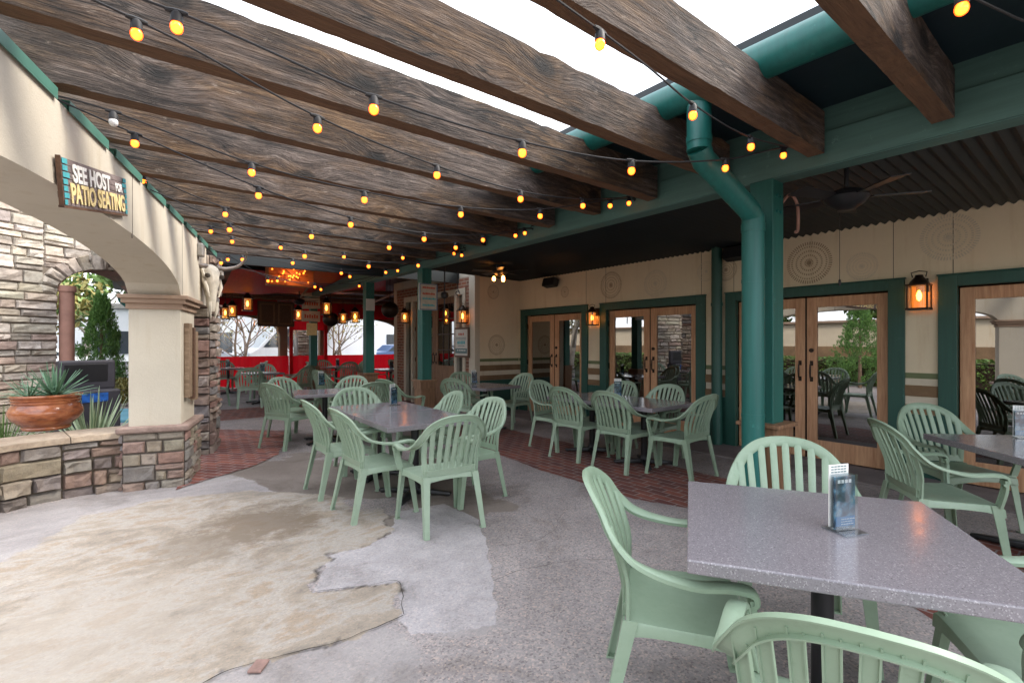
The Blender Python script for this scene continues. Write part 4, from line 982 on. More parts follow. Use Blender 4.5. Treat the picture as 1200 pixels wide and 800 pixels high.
# ------------------------------------------------------------------ wall lanterns, pendant lanterns
def lantern(loc, label, mount='wall', sc_=1.0, dirx=-1, e=3.0, nrm=(-1, 0, 0)):
    x, y, z = loc; r = empty('wall_lantern' if mount == 'wall' else 'pendant_lantern', loc, label, 'lantern', 'black wall lanterns' if mount == 'wall' else 'hanging lanterns in the covered room')
    s = sc_; L_ = lambda a: tuple(q*s for q in a)
    b = MB(); b.box((x, y, z-.115*s), L_((.17, .17, .02))); b.box((x, y, z+.115*s), L_((.17, .17, .015)))
    for a in (-1, 1):
        for c in (-1, 1): b.box((x+a*.075*s, y+c*.075*s, z), L_((.012, .012, .22)))
    b.lathe([(.085*s, .12*s), (.07*s, .15*s), (.035*s, .19*s), (.03*s, .21*s), (.001, .215*s)], (x, y, z), 12)
    hp = [(x, y-.05*s, z+.19*s), (x, y-.06*s, z+.235*s), (x, y, z+.25*s), (x, y+.06*s, z+.235*s), (x, y+.05*s, z+.19*s)]
    b.tube(hp, .005*s, 6)
    if mount == 'wall':
        n_ = Vector(nrm); p = Vector(loc)-n_*.13
        b.tube([Vector(loc)+Vector((0, 0, .16*s)), Vector(loc)-n_*.10+Vector((0, 0, .15*s))], .012*s, 8); b.box(tuple(p+Vector((0, 0, .12*s))), (.03 if n_.x else .1, .1 if n_.x else .03, .14))
    else:
        b.tube([(x, y, z+.24*s), (x, y, 2.85)], .005, 6)
    b.build('lantern_frame', M['bronze'], r)
    g = MB(); g.lathe([(.062*s, -.10*s), (.062*s, .105*s)], (x, y, z), 12); g.build('lantern_glass', M['lantern_glass'], r, recalc=False)
    f_ = MB(); f_.lathe([(.001, -.04*s), (.018*s, -.02*s), (.022*s, .02*s), (.008*s, .06*s), (.001, .065*s)], (x, y, z), 10); f_.build('lantern_bulb', M['flame'], r)
    point((x-.0, y, z-.005), e, r=.02, parent=r)
    return r
p = on_x(1077, 348, XB-.14); lantern(p, 'glowing black wall lantern between the two right hand french doors', sc_=1.1, e=26)
p = on_x(694, 373, XB-.14); lantern(p, 'glowing black wall lantern between the two left hand french doors', sc_=1.0, e=18)
p = on_x(542, 371, XF-.14); lantern(p, 'glowing wall lantern above the framed hours notice', sc_=1.1, e=14)
p = on_x(474, 372, XF-.14); lantern(p, 'glowing wall lantern at the far end of the brick entry', sc_=1.1, e=14)
for k, (px, py, Y) in enumerate(((290, 356.5, 13.5), (272, 364.5, 14.5), (264, 367, 15.5), (349.5, 369, 14.5), (382.5, 361.5, 12.5), (402, 373, 14.8), (416, 371.5, 13.2))):
    lantern(on_y(px, py, Y), ['pendant lantern hanging highest on the left before the red valance', 'pendant lantern in the middle of the left three', 'pendant lantern furthest left beside the stone pier', 'pendant lantern next to the stacked direction boards', 'pendant lantern above the dark round shade', 'pendant lantern left of the third post', 'pendant lantern touching the third post'][k], 'pend', 1.3, e=17)
# framed notice on the brick frame
fn = empty('framed_notice', (XF-.05, 8.85, 1.3), 'framed white notice with teal and slate bands below the lantern', 'sign')
A, Bp = on_x(532.5, 384, XF-.06), on_x(549, 419, XF-.06)
b = MB(); b.bb(XF-.06, XF-.03, Bp.y, A.y, Bp.z, A.z); b.build('notice_frame', M['dark_wood'], fn, bevel=.004)
ya, yb, za, zb_ = Bp.y+.04, A.y-.04, Bp.z+.04, A.z-.04
b = MB(); b.bb(XF-.064, XF-.06, ya, yb, za, zb_); b.build('notice_paper', M['paper'], fn)
hh = zb_-za
b = MB(); b.bb(XF-.067, XF-.0645, ya+.01, yb-.01, za+hh*.08, za+hh*.27); b.build('slate_panel', M['slate_print'], fn)
def bars(root, mt, y0, y1, z, h, n, X=XF-.067, seed=1):
    b = MB(); rn = random.Random(seed); y = y0; w_ = (y1-y0)/n
    for k in range(n): b.bb(X, X+.002, y+w_*.1, y+w_*rn.uniform(.6, .9), z-h/2, z+h/2*rn.uniform(.6, 1)); y += w_
    b.build('printed_line', M[mt], root)
bars(fn, 'red_print', ya+.12, yb-.12, za+hh*.82, .05, 4); bars(fn, 'slate_print', ya+.04, yb-.04, za+hh*.68, .02, 9, seed=3); bars(fn, 'slate_print', ya+.04, yb-.04, za+hh*.62, .02, 9, seed=4)
bars(fn, 'teal_print', ya+.08, yb-.08, za+hh*.50, .07, 6, seed=5); bars(fn, 'slate_print', ya+.1, yb-.1, za+hh*.37, .018, 7, seed=6); bars(fn, 'white_print', ya+.06, yb-.06, za+hh*.2, .03, 5, X=XF-.069, seed=7)

# ------------------------------------------------------------------ speakers and fans
for (px, py, lab) in ((645, 331, 'black speaker under the ceiling near the far left french door'), (863, 297, 'black speaker under the ceiling behind the big downpipe')):
    c = on_x(px, py, XB-.12); r = empty('wall_speaker', c, lab, 'speaker', 'black wall speakers')
    b = MB(); rm = Matrix.Rotation(R(18), 3, 'Y'); b.box(c, (.16, .34, .17), rm); b.build('speaker_cabinet', M['speaker'], r, bevel=.03, seg=3)
    b = MB(); b.box(c+Vector((-.085, 0, -.015)), (.012, .28, .12), rm); b.build('speaker_grille', M['black'], r, bevel=.005)
    b = MB(); b.tube([c+Vector((.06, 0, .02)), c+Vector((.12, 0, .05))], .02, 8); b.build('wall_bracket', M['black'], r)
def fan(c, label, lights=False, zc_=2.85, rot=0.3):
    c = Vector(c); r = empty('ceiling_fan', c, label, 'fan', 'dark ceiling fans')
    b = MB(); b.tube([(c.x, c.y, c.z), (c.x, c.y, zc_)], .015, 8); b.lathe([(.02, zc_-c.z-.07), (.07, zc_-c.z-.03), (.075, zc_-c.z)], c, 14); b.build('down_rod', M['black'], r)
    b = MB(); b.lathe([(.001, -.09), (.06, -.085), (.12, -.04), (.15, 0), (.12, .04), (.05, .07), (.001, .07)], c, 20); b.build('motor_housing', M['black'], r)
    for k in range(5):
        q = rot+2*math.pi*k/5; e = Vector((math.cos(q), math.sin(q), 0)); t = Vector((-math.sin(q), math.cos(q), 0.18)).normalized()
        b = MB(); a, d = c+e*.16, c+e*.50
        b.hexa([a-t*.045-Vector((0, 0, .004)), d-t*.07-Vector((0, 0, .004)), d+t*.07-Vector((0, 0, .004)), a+t*.045-Vector((0, 0, .004))], [a-t*.045+Vector((0, 0, .004)), d-t*.07+Vector((0, 0, .004)), d+t*.07+Vector((0, 0, .004)), a+t*.045+Vector((0, 0, .004))])
        b.build('fan_blade', M['black'], r)
    if lights:
        for k in range(3):
            q = 2*math.pi*k/3+.4; p = c+Vector((math.cos(q)*.11, math.sin(q)*.11, -.13)); b = MB(); b.lathe([(.001, -.045), (.028, -.03), (.03, .01), (.015, .04), (.001, .045)], p, 10); b.build('fan_bulb', M['flame'], r)
fan(on_y(992, 232, 1.35), 'dark ceiling fan under the corrugated porch roof near the lantern', zc_=2.83)
fan(on_y(586, 318, 7.0), 'dark ceiling fan with small lit bulbs further along the porch', True, zc_=2.83)
fan((3.4, 13.0, 2.5), 'dark ceiling fan in the covered room with red curtains', zc_=2.9)
pc = on_y(984, 260, 1.4)

# ------------------------------------------------------------------ chairs
def back_y(x, z):
    t = (z-.43)/.45; return -.205-.11*t-.045*t*t+0.85*x*x*min(1, max(0, t*3))
def make_chair():
    r = empty('patio_chair', (0, 0, 0), 'x', 'chair')
    # seat
    b = MB(); n = 14; top = []; bot = []
    def sxy(i, j):
        u, v = i/n*2-1, j/n
        hw = .222+.038*v; y = -.20+.43*v; x = u*hw
        if v > .9: x *= 1-.02*(v-.9)/.1
        dish = -.016*(1-u*u)*math.sin(math.pi*min(1, v*1.05))*1.0
        z = .432+dish-.018*max(0, (v-.85)/.15)**2-.008*abs(u)**6
        return x, y, z
    for j in range(n+1):
        for i in range(n+1): top.append(sxy(i, j))
    for (x, y, z) in list(top): bot.append((x, y, z-.006))
    W = n+1; fs = [(j*W+i, j*W+i+1, (j+1)*W+i+1, (j+1)*W+i) for j in range(n) for i in range(n)]
    K = W*W; fs += [(K+j*W+i, K+(j+1)*W+i, K+(j+1)*W+i+1, K+j*W+i+1) for j in range(n) for i in range(n)]
    b.add(top+bot, fs, True)
    # apron around
    per = [(i, 0) for i in range(n)]+[(n, j) for j in range(n)]+[(i, n) for i in range(n, 0, -1)]+[(0, j) for j in range(n, 0, -1)]
    o = []; 
    for (i, j) in per:
        x, y, z = sxy(i, j); o.append((x, y, z))
    k = len(o); cx = .0; cyy = .02
    def outv(p, s, dz): return (p[0]*(1+s), cyy+(p[1]-cyy)*(1+s), p[2]+dz)
    arc = []
    for idx, p in enumerate(o):
        arc.append(-.052+(.018*math.cos((p[0]/.23)*math.pi/2) if abs(p[1]) > .15 else .012*math.cos((p[1]/.22)*math.pi/2)))
    vs = [outv(p, 0, 0) for p in o]+[outv(p, .018, -.006) for p in o]+[outv(p, .03, a) for p, a in zip(o, arc)]+[outv(p, .012, a) for p, a in zip(o, arc)]+[outv(p, -.002, -.006) for p in o]
    b.add(vs, [(q*k+i, q*k+(i+1) % k, (q+1)*k+(i+1) % k, (q+1)*k+i) for q in range(4) for i in range(k)], True)
    b.build('seat', M['resin'], r, recalc=True)
    # band: arm - back - arm
    half = [((0, 0, .890), (0, 1, .42)), ((.088, 0, .882), (-.1, 1, .42)), ((.160, 0, .854), (-.25, 1, .40)), ((.212, 0, .809), (-.4, 1, .4)), ((.245, -.006, .757), (-.5, 1, .5)), ((.268, .004, .714), (-.45, .8, .8)),
            ((.285, None, .672), (-.3, .45, 1)), ((.297, None, .642), (-.1, .2, 1)), ((.304, None, .626), (0, .05, 1)), ((.304, None, .634), (0, -.05, 1)), ((.300, None, .622), (0, .75, .75)), ((.295, None, .585), (0, 1, -.05)), ((.289, None, .562), (0, .8, -.7))]
    ysx = {6: -.175, 7: -.085, 8: .03, 9: .14, 10: .208, 11: .222, 12: .200}
    P_, N_ = [], []
    for i, (p, nn) in enumerate(half):
        y = ysx[i] if i in ysx else back_y(p[0], p[2])+(p[1] or 0)
        P_.append(Vector((p[0], y, p[2]))); N_.append(Vector(nn).normalized())
    Pc, Nc = catmull(P_, 4), catmull(N_, 4)
    w2 = .0275
    sec = [(-w2, -.016), (-w2-.001, -.002), (-w2+.005, .004), (0, .006), (w2-.005, .004), (w2+.001, -.002), (w2, -.016), (w2-.005, -.016), (w2-.006, -.003), (-w2+.006, -.003), (-w2+.005, -.016)]
    cut = 5*4+1
    mir = lambda L_: [Vector((-v.x, v.y, v.z)) for v in L_]
    hp, hn = Pc[:cut], Nc[:cut]
    b = MB(); b.sweep(mir(hp)[::-1]+hp[1:], mir(hn)[::-1]+hn[1:], sec, smooth=True)
    # slats, stiles, rail
    def strip(x0, z0, x1, z1, wd, th=.006, n_=8):
        pts = []; nn = []
        for k_ in range(n_+1):
            t = k_/n_; x = x0+(x1-x0)*t; z = z0+(z1-z0)*t; pts.append((x, back_y(x, z)+.0, z)); nn.append((-2.3*x*.8, 1, .3))
        w_ = wd/2
        b.sweep(pts, nn, [(-w_, -th), (-w_, th*.4), (-w_*.6, th), (w_*.6, th), (w_, th*.4), (w_, -th), (w_-.004, -th), (w_-.005, -th*.1), (-w_+.005, -th*.1), (-w_+.004, -th)])
    def ztop(x):
        x = abs(x)
        for a, c in zip(Pc, Pc[1:]):
            if a.x <= x <= c.x: return a.z+(c.z-a.z)*(x-a.x)/max(1e-6, c.x-a.x)
        return .7
    for k_ in range(7):
        x = (k_-3)*.0590; xt = x*1.06
        strip(x*.93, .478, xt, ztop(xt)-.012, .0355)
    for sgn in (-1, 1): strip(sgn*.213, .43, sgn*.238, ztop(.238)-.0, .040, .009)
    # bottom rail
    pts = [Vector((x, back_y(x, .462), .462)) for x in [(-.22+.44*k_/10) for k_ in range(11)]]
    b.sweep(pts, [(-2*p.x, 1, .25) for p in pts], [(-.025, -.006), (-.025, .005), (.025, .005), (.025, -.006)])
    b.build('backrest', M['resin'], r, recalc=True)
    for sgn in (-1, 1):
        ap, an = Pc[cut-1:], Nc[cut-1:]
        if sgn < 0: ap, an = mir(ap), mir(an)
        b = MB(); b.sweep(ap, an, sec, smooth=True)
        # arm support down to the seat
        q = [Vector((sgn*.296, .205, .60)), Vector((sgn*.291, .213, .55)), Vector((sgn*.280, .208, .49)), Vector((sgn*.262, .200, .42))]
        b.sweep(catmull(q, 4), [(0, 1, .1)]*13, [(-.024, -.012), (-.024, .005), (.024, .005), (.024, -.012), (.018, -.012), (.018, -.002), (-.018, -.002), (-.018, -.012)])
        b.build('armrest', M['resin'], r, recalc=True)
        # legs: L sections
        def leg(t, bt, w0, w1, fy):
            t, bt = Vector(t), Vector(bt); vs = []
            ns = 5
            for k_ in range(ns+1):
                q = k_/ns; c = t.lerp(bt, q); ww = w0+(w1-w0)*q; 
                if k_ == ns: ww *= 1.12
                th = .0065; sx, sy = sgn, fy
                # L profile corners: outer corner at (sx,sy)
                L_ = [(ww/2, ww/2), (-ww/2, ww/2), (-ww/2, ww/2-th), (ww/2-th, ww/2-th), (ww/2-th, -ww/2), (ww/2, -ww/2)]
                vs += [(c.x+sx*a, c.y+sy*e, c.z) for a, e in L_]
            bb_ = MB(); m_ = 6
            bb_.add(vs, [(i*m_+j, i*m_+(j+1) % m_, (i+1)*m_+(j+1) % m_, (i+1)*m_+j) for i in range(ns) for j in range(m_)]+[tuple(range(m_))[::-1], tuple(range(ns*m_, ns*m_+m_))])
            bb_.box((bt.x, bt.y, .004), (w1*1.05, w1*1.05, .008))
            bb_.build('leg', M['resin'], r, recalc=True)
        leg((sgn*.238, .185, .425), (sgn*.268, .248, .0), .058, .036, 1)
        leg((sgn*.206, -.190, .43), (sgn*.236, -.285, .0), .055, .036, -1)
    return r
proto = make_chair(); first = [True]
chairs = [
 # x, y, facing dx, dy, label, group
 (1.75, 1.14, .54, -.70, 'green chair turned sideways at the left side of the large near table', 'g1'),
 (2.64, 1.06, -.857, -.515, 'green chair facing the camera behind the large near table', 'g1'),
 (1.445, .435, .94, .34, 'green chair back cut off by the bottom edge at the near table', 'g1'),
 (2.36, .16, -.515, .857, 'green chair tucked under the far right of the near table, mostly hidden below its top', 'g1'),
 (4.38, .86, .62, -.78, 'green chair seen from behind left of the right hand table, touching another chair arm', 'g2'),
 (5.32, .92, -.62, -.78, 'shaded green chair behind the right hand table beside the oak doors', 'g2'),
 (4.42, -.02, .70, .71, 'green chair on the right picture edge whose arm meets its neighbour', 'g2'),
 (2.00, 3.50, .10, .99, 'green chair at the near end of the centre table with its back to the camera', 'g3'),
 (1.70, 4.10, .99, .02, 'green chair on the left of the centre table, nearer one', 'g3'),
 (1.68, 4.87, .99, .0, 'green chair on the left of the centre table, further one', 'g3'),
 (2.15, 5.55, -.08, -.99, 'green chair behind the centre table facing the camera', 'g3'),
 (2.56, 4.75, -.99, .1, 'green chair on the right of the centre table, further one', 'g3'),
 (2.52, 3.93, -.99, -.05, 'green chair on the right of the centre table, nearer one', 'g3'),
 (1.80, 7.40, .88, .47, 'green chair left of the table in front of the brick paving, seen from behind', 'g4'),
 (2.02, 8.05, .35, -.94, 'dark shaded green chair at the far left of that brick side table', 'g4'),
 (2.72, 7.75, -.7, -.71, 'green chair to the right of the menu stand at the brick side table', 'g4'),
 (2.58, 6.85, -.25, .97, 'green chair in shade at the near right of the brick side table', 'g4'),
 (4.58, 3.72, .99, .05, 'green chair on the patio side of the porch table, nearer one', 'g5'),
 (4.55, 4.42, .99, .05, 'green chair on the patio side of the porch table, second one', 'g5'),
 (4.82, 3.13, .0, 1, 'green chair at the near end of the porch table turned away from the camera', 'g5'),
 (5.22, 3.78, -.99, .0, 'green chair on the door side of the porch table, nearer one', 'g5'),
 (5.22, 4.50, -.99, .0, 'green chair on the door side of the porch table, further one', 'g5'),
 (4.72, 5.02, .1, -.99, 'green chair at the far end of the porch table', 'g5'),
 (4.22, 6.62, .85, .4, 'shaded dark green chair at the small table by the second post', 'g6'),
 (5.28, 6.75, -.99, -.1, 'green chair seen side on beside the first french door', 'g6'),
 (4.85, 7.50, -.2, -.98, 'green chair behind the small table by the framed notice', 'g6'),
 (3.35, 7.1, .9, .3, 'green chair partly hidden behind the post pedestal', 'g6'),
]
# far room chairs
far = [(2.2, 12.45, .2, .98), (1.55, 13.2, .9, .3), (2.75, 13.9, -.3, -.95), (3.35, 13.4, -.9, .2), (3.25, 12.5, -.5, .85), (1.75, 16.3, .98, .1), (2.35, 16.9, .1, -.98), (2.95, 16.2, -.95, 0),
       (4.5, 15.0, .98, .1), (5.1, 14.5, 0, 1), (5.6, 15.2, -.98, 0), (4.95, 15.9, 0, -1), (5.2, 12.6, .98, .1), (5.9, 12.2, -.2, .98), (6.2, 13.2, -.7, -.7), (3.3, 10.2, .9, .3), (7.2, 15.3, .9, .2), (8.2, 15.3, -.9, .2)]
fl = ['green chair facing away at the nearest table before the red curtains', 'green chair left of the nearest table in the red curtain room', 'green chair behind the nearest table in the red curtain room', 'green chair right of the nearest table in the red curtain room', 'dark green chair at the near right of the nearest red room table',
      'green chair farthest left against the red curtain', 'green chair at the back table behind the left menu holder', 'green chair right of the left back table', 'green chair left of the table behind the far post', 'green chair facing away at the table behind the far post', 'green chair right of the table behind the far post', 'green chair behind the table near the far post',
      'green chair left of the table near the middle post', 'green chair facing away by the middle post', 'green chair right of the table near the middle post', 'green chair by itself between two teal posts', 'green chair left of the table at the red curtain corner', 'green chair right of the table at the red curtain corner']
for i, p in enumerate(far): chairs.append((*p, fl[i], 'g7'))
gname = {'g1': 'chairs around the near table', 'g2': 'chairs around the right hand table', 'g3': 'chairs around the centre table', 'g4': 'chairs around the brick side table', 'g5': 'chairs around the porch table', 'g6': 'chairs at the small post table', 'g7': 'chairs in the red curtain room'}
for (x, y, dx, dy, lab, g) in chairs:
    o = proto if first[0] else copy_tree(proto); first[0] = False
    o.location = (x, y, 0.004 if x < 4 else 0.006); o.rotation_euler = (0, 0, math.atan2(-dx, dy)); o['label'] = lab; o['group'] = 'green resin patio chairs'

# ------------------------------------------------------------------ tables
def table(x, y, ang, sx, sy, label, h=.735, detail=True):
    r = empty('patio_table', (0, 0, 0), label, 'table', 'grey speckled pedestal tables')
    b = MB(); b.box((0, 0, h-.0225), (sx, sy, .045)); b.build('tabletop', M['granite'], r, bevel=.005)
    b = MB(); b.tube([(0, 0, .05), (0, 0, h-.06)], .038, 20); b.lathe([(.05, .03), (.065, .05), (.045, .09), (.04, .1)], (0, 0, 0), 20); b.box((0, 0, h-.052), (.4, .4, .014)); b.build('pole', M['black'], r)
    b = MB()
    for k in range(4):
        q = k*math.pi/2+math.pi/4; e = Vector((math.cos(q), math.sin(q), 0)); t = Vector((-e.y, e.x, 0)); a, d = e*.03, e*.36
        b.hexa([a-t*.04+Vector((0, 0, .012)), d-t*.028+Vector((0, 0, .012)), d+t*.028+Vector((0, 0, .012)), a+t*.04+Vector((0, 0, .012))], [a-t*.035+Vector((0, 0, .065)), d-t*.022+Vector((0, 0, .035)), d+t*.022+Vector((0, 0, .035)), a+t*.035+Vector((0, 0, .065))])
        b.lathe([(.02, 0), (.02, .014)], d-e*.03, 8)
    b.build('cross_base', M['black'], r, bevel=.006)
    r.location = (x, y, .004); r.rotation_euler = (0, 0, ang); return r
table(2.07, .74, R(32), .96, .96, 'large grey speckled table in the foreground with the acrylic menu stand', h=.755)
table(4.95, .42, R(45), .90, .90, 'grey speckled table at the right picture edge')
table(2.18, 4.30, R(-3), .88, .86, 'nearer half of the centre table pair, grey speckled')
table(2.21, 5.17, R(-3), .88, .86, 'further half of the centre table pair with a menu stand')
table(2.30, 7.42, R(-12), .86, .86, 'grey table by the curved brick paving')
table(4.90, 3.68, R(2), .88, .82, 'nearer half of the porch table pair')
table(4.89, 4.51, R(2), .88, .82, 'further half of the porch table pair')
table(4.75, 6.80, R(10), .85, .85, 'small grey table between the second post and the first french door')
table(2.55, 13.15, R(5), .85, .85, 'nearest table in the red curtain room'); table(2.3, 16.25, R(5), .85, .85, 'farthest left table by the red curtain')
table(5.05, 15.2, 0, .85, .85, 'table behind the far post in the red curtain room'); table(5.75, 12.8, 0, .85, .85, 'table behind the middle post in the red curtain room'); table(7.7, 15.3, 0, .85, .85, 'table at the right corner of the red curtain room')

# ------------------------------------------------------------------ menu stands
def menu(x, y, ang, label, h=.739, s=1.0, big=False):
    r = empty('menu_stand', (0, 0, 0), label, 'menu stand', 'table menu stands')
    b = MB(); b.box((0, 0, .005), (.105*s, .10*s, .006)); b.box((0, .028*s, .011), (.105*s, .012, .01)); 
    b.box((0, -.008, .11*s), (.10*s, .004, .20*s)); b.box((0, .012, .11*s), (.10*s, .004, .20*s)); b.build('acrylic_holder', M['acrylic'], r)
    b = MB(); b.box((0, .002, .108*s), (.096*s, .006, .19*s)); c_ = b.build('menu_card', M['card'], r)
    b = MB(); b.box((0, .002-.0038, .04*s), (.09*s, .001, .035*s)); b.build('card_band', M['card_blue'], c_)
    b = MB(); rn = random.Random(3)
    for k in range(3):
        x_ = -.02*s
        for q in range(5): wq = rn.uniform(.006, .012)*s; b.box((x_+wq/2, .002-.0050, (.03+.009*k)*s), (wq, .001, .002)); x_ += wq+.003
    for q in range(4): b.box(((-.03+.017*q)*s, .002-.0048, .186*s), (.012*s, .001, .012*s))
    b.build('card_lettering', M['white_print'], c_)
    b = MB(); b.box((-.004, .022, .13*s), (.092*s, .003, .225*s)); t_ = b.build('white_insert', M['white_print'], r)
    b = MB()
    for k in range(3):
        for q in range(5): b.box(((-.035+.015*q)*s, .0198, (.215+.010*k)*s), (.011*s, .001, .004*s))
    b.build('insert_lettering', M['slate_print'], t_)
    r.location = (x, y, h); r.rotation_euler = (0, 0, ang); r.scale = (1.0, 1.0, 1.0); return r
q = gp(990, 624, .755); menu(q.x, q.y, R(-22), 'clear acrylic menu stand with a dark card on the large foreground table', s=1.0, h=.759)
q = gp(462, 475, .735); menu(q.x, q.y, R(28), 'menu stand with a dark blue card on the centre table', s=1.0)
q = gp(377, 452, .735); menu(q.x, q.y, R(10), 'menu stand on the brick side table')
q = gp(724, 465.5, .735); menu(q.x, q.y, R(-62), 'narrow menu stand seen edge on at the porch table')
q = gp(556, 450, .735); menu(q.x, q.y, R(-5), 'menu stand on the small table by the framed notice')
q = gp(1199, 514, .735); menu(q.x, q.y, R(-60), 'menu stand on the table at the right picture edge')
for (x, y, l) in ((2.6, 13.2, 'menu stand on the nearest red room table'), (2.3, 16.3, 'menu stand on the farthest left table'), (5.1, 15.2, 'menu stand on the table behind the far post'), (5.8, 12.85, 'menu stand on the table behind the middle post')): menu(x, y, R(0), l)
# ------------------------------------------------------------------ string lights
def light_string(P, Q, zp, zq, pix=None, label='', n=6, sag=.28, dead=(), ext=None):
    r = empty('light_string', ((P[0]+Q[0])/2, (P[1]+Q[1])/2, 2.6), label, 'string lights', 'string lights under the rafters')
    P3, Q3 = Vector((P[0], P[1], zp)), Vector((Q[0], Q[1], zq)); D = Vector((Q[0]-P[0], Q[1]-P[1])); L = D.length
    pts = []
    if pix:
        for (px, py) in pix:
            w_ = on_line(px, py, P, Q); s = (Vector((w_.x, w_.y))-Vector(P)).dot(D)/L/L; pts.append((s, w_.z+.055))
        pts.sort()
    else:
        for k in range(n):
            s = (k+.55)/(n+.1); pts.append((s, zp+(zq-zp)*s-4*sag*s*(1-s)))
    ctrl = [(0, zp)]+pts+[(1, zq)]
    cp = [Vector((P[0]+D.x*s, P[1]+D.y*s, z)) for s, z in ctrl]
    b = MB(); b.tube(catmull(cp, 6), .0048, 6, smooth=True); b.build('cable', M['wire'], r)
    for i, (s, z) in enumerate(pts):
        c = Vector((P[0]+D.x*s, P[1]+D.y*s, z)); e = D.normalized().to_3d()
        b = MB(); b.tube([c-e*.035, c-e*.012, c+e*.012, c+e*.035], [.007, .011, .011, .007], 8); b.tube([c, c-Vector((0, 0, .012)), c-Vector((0, 0, .042))], [.012, .019, .021], 12)
        so_ = b.build('bulb_socket', M['wire'], r)
        b = MB(); b.lathe([(.017, 0), (.0205, -.010), (.0212, -.020), (.0175, -.031), (.010, -.0375), (.0005, -.040)], c-Vector((0, 0, .040)), 14)
        b.build('bulb', M['dead_bulb'] if i in dead else M['bulb'], so_)
    return r
A1 = (-.67, 2.28); A2 = (-.35, 3.43); A3 = (.04, 4.9); A4 = (.45, 6.4); A5 = (.72, 7.4)
B1 = (3.85, 1.48); B2 = (3.85, 2.99); B3 = (3.85, 4.5); B4 = (3.85, 6.0); B5 = (3.85, 7.5)
light_string((-.95, 1.15), (3.85, 0.0), 2.72, 2.84, [(1127, 10)], 'string of one visible bulb at the top right corner')
light_string((-.95, 1.15), B1, 2.72, 2.84, [(703, 52), (812, 135), (880, 172)], 'string of bulbs crossing in front of the teal downpipe top')
light_string(A1, B1, 2.72, 2.84, [(207, 32), (438, 128), (612, 179), (740, 200), (850, 197), (918, 182)], 'string of bulbs running from top left to the right hand beam hook')
light_string(A1, B2, 2.72, 2.83, [(160, 40), (372, 150), (512, 205), (610, 233), (683, 241), (737, 238)], 'string of bulbs passing second from the top left corner')
light_string(A2, B2, 2.72, 2.83, [(133, 143), (295, 202), (427, 234), (540, 251), (633, 253), (715, 241)], 'string of bulbs starting with an unlit clear bulb', dead=(0,))
light_string(A2, B3, 2.72, 2.83, [(158, 168), (303, 229), (411, 263), (497, 280), (566, 281), (615, 273)], 'string of bulbs below the one with the unlit bulb')
light_string(A3, B3, 2.72, 2.83, [(168, 213), (264, 251), (365, 277), (456, 290), (534, 290), (604, 276)], 'string of bulbs starting at the arched wall flashing above the sign')
light_string(A3, B4, 2.72, 2.83, [(269, 269), (357, 300), (432, 312), (490, 311), (541, 299)], 'string of bulbs from the sign end of the wall to the fourth beam hook')
light_string(A4, B4, 2.72, 2.83, [(247, 271), (329, 290), (403, 301), (472, 302), (532, 297)], 'string of bulbs leaving the wall above the grey box')
light_string(A4, B5, 2.72, 2.83, [(272, 283), (343, 308), (400, 320), (452, 319), (494, 309)], 'string of bulbs from the grey box to the second post')
light_string(A5, B5, 2.70, 2.83, [(259, 308), (284, 304), (410, 324), (466, 317)], 'string of bulbs starting over the skull horns')
light_string(A5, (3.85, 9.0), 2.70, 2.80, [(267, 304), (314, 329), (369, 336), (421, 335)], 'string of bulbs passing under the orange chandelier, nearer one')
light_string((.8, 8.3), (3.85, 9.3), 2.68, 2.78, [(325, 329), (376, 339)], 'string of bulbs passing under the orange chandelier, further one')
for (p, z) in ((B1, 2.84), (B2, 2.83), (B3, 2.83), (B4, 2.83), (B5, 2.83)):
    b = MB(); b.tube([(3.86, p[1], z+.03), (3.82, p[1], z+.03), (3.81, p[1], z), (3.84, p[1], z-.015)], .006, 6); tag(b.build('screw_hook', M['wire']), 'small dark hook on the teal beam holding string light cables', 'hook', 'hooks on the beam')

# ------------------------------------------------------------------ host sign on arched wall
T_ = lambda px, py: on_line(px, py, tuple(wline(0)), tuple(wline(6.05)))
qa, qb = T_(64, 211), T_(142, 230)
sc0 = (Vector((qa.x, qa.y))-O).dot(WD); sc1 = (Vector((qb.x, qb.y))-O).dot(WD)
H_ = ((T_(64, 184).z-T_(66, 239).z)+(T_(142, 209).z-T_(142, 251).z))/2
Pa, Pb = wp(sc0, -.018, qa.z), wp(sc1, -.018, qb.z); sx_ = (Pb-Pa).normalized(); Ls = (Pb-Pa).length
sm_ = frame_mat((Pa+Pb)/2, sx_, (0, 0, 1)); s3 = sm_.to_3x3()
hs = empty('host_sign', (Pa+Pb)/2-Vector((0, 0, H_/2)), 'plank sign reading SEE HOST FOR PATIO SEATING on the cream arched wall', 'sign')
def sbox(b, x0, x1, y0, y1, z0, z1): b.box(sm_ @ Vector(((x0+x1)/2, (y0+y1)/2, (z0+z1)/2)), (x1-x0, y1-y0, z1-z0), s3)
b = MB(); npl = 7; rn = random.Random(2)
ed_ = [-H_/2+H_*k/npl for k in range(npl+1)]
for k in range(npl): sbox(b, -Ls/2+rn.uniform(-.004, .004), Ls/2+rn.uniform(-.004, .004), ed_[k]+.0015, ed_[k+1]-.0015, -.01, .012+rn.uniform(-.002, .002))
b.build('sign_planks', M['signboard'], hs)
b = MB(); sbox(b, -Ls/2-.012, -Ls/2-.004, -H_/2-.004, H_/2+.004, -.005, .015); sbox(b, -Ls/2, Ls/2, -H_/2-.012, -H_/2-.001, -.012, .012); b.build('sign_edge', M['dark_wood'], hs)
b = MB()
for k in range(npl):
    sbox(b, -Ls/2+.006, -Ls/2+.04+rn.uniform(0, .05), ed_[k]+.004, ed_[k+1]-.004, .0145, .0155)
b.build('blue_paint_edge', M['teal_print'], hs); b = MB()
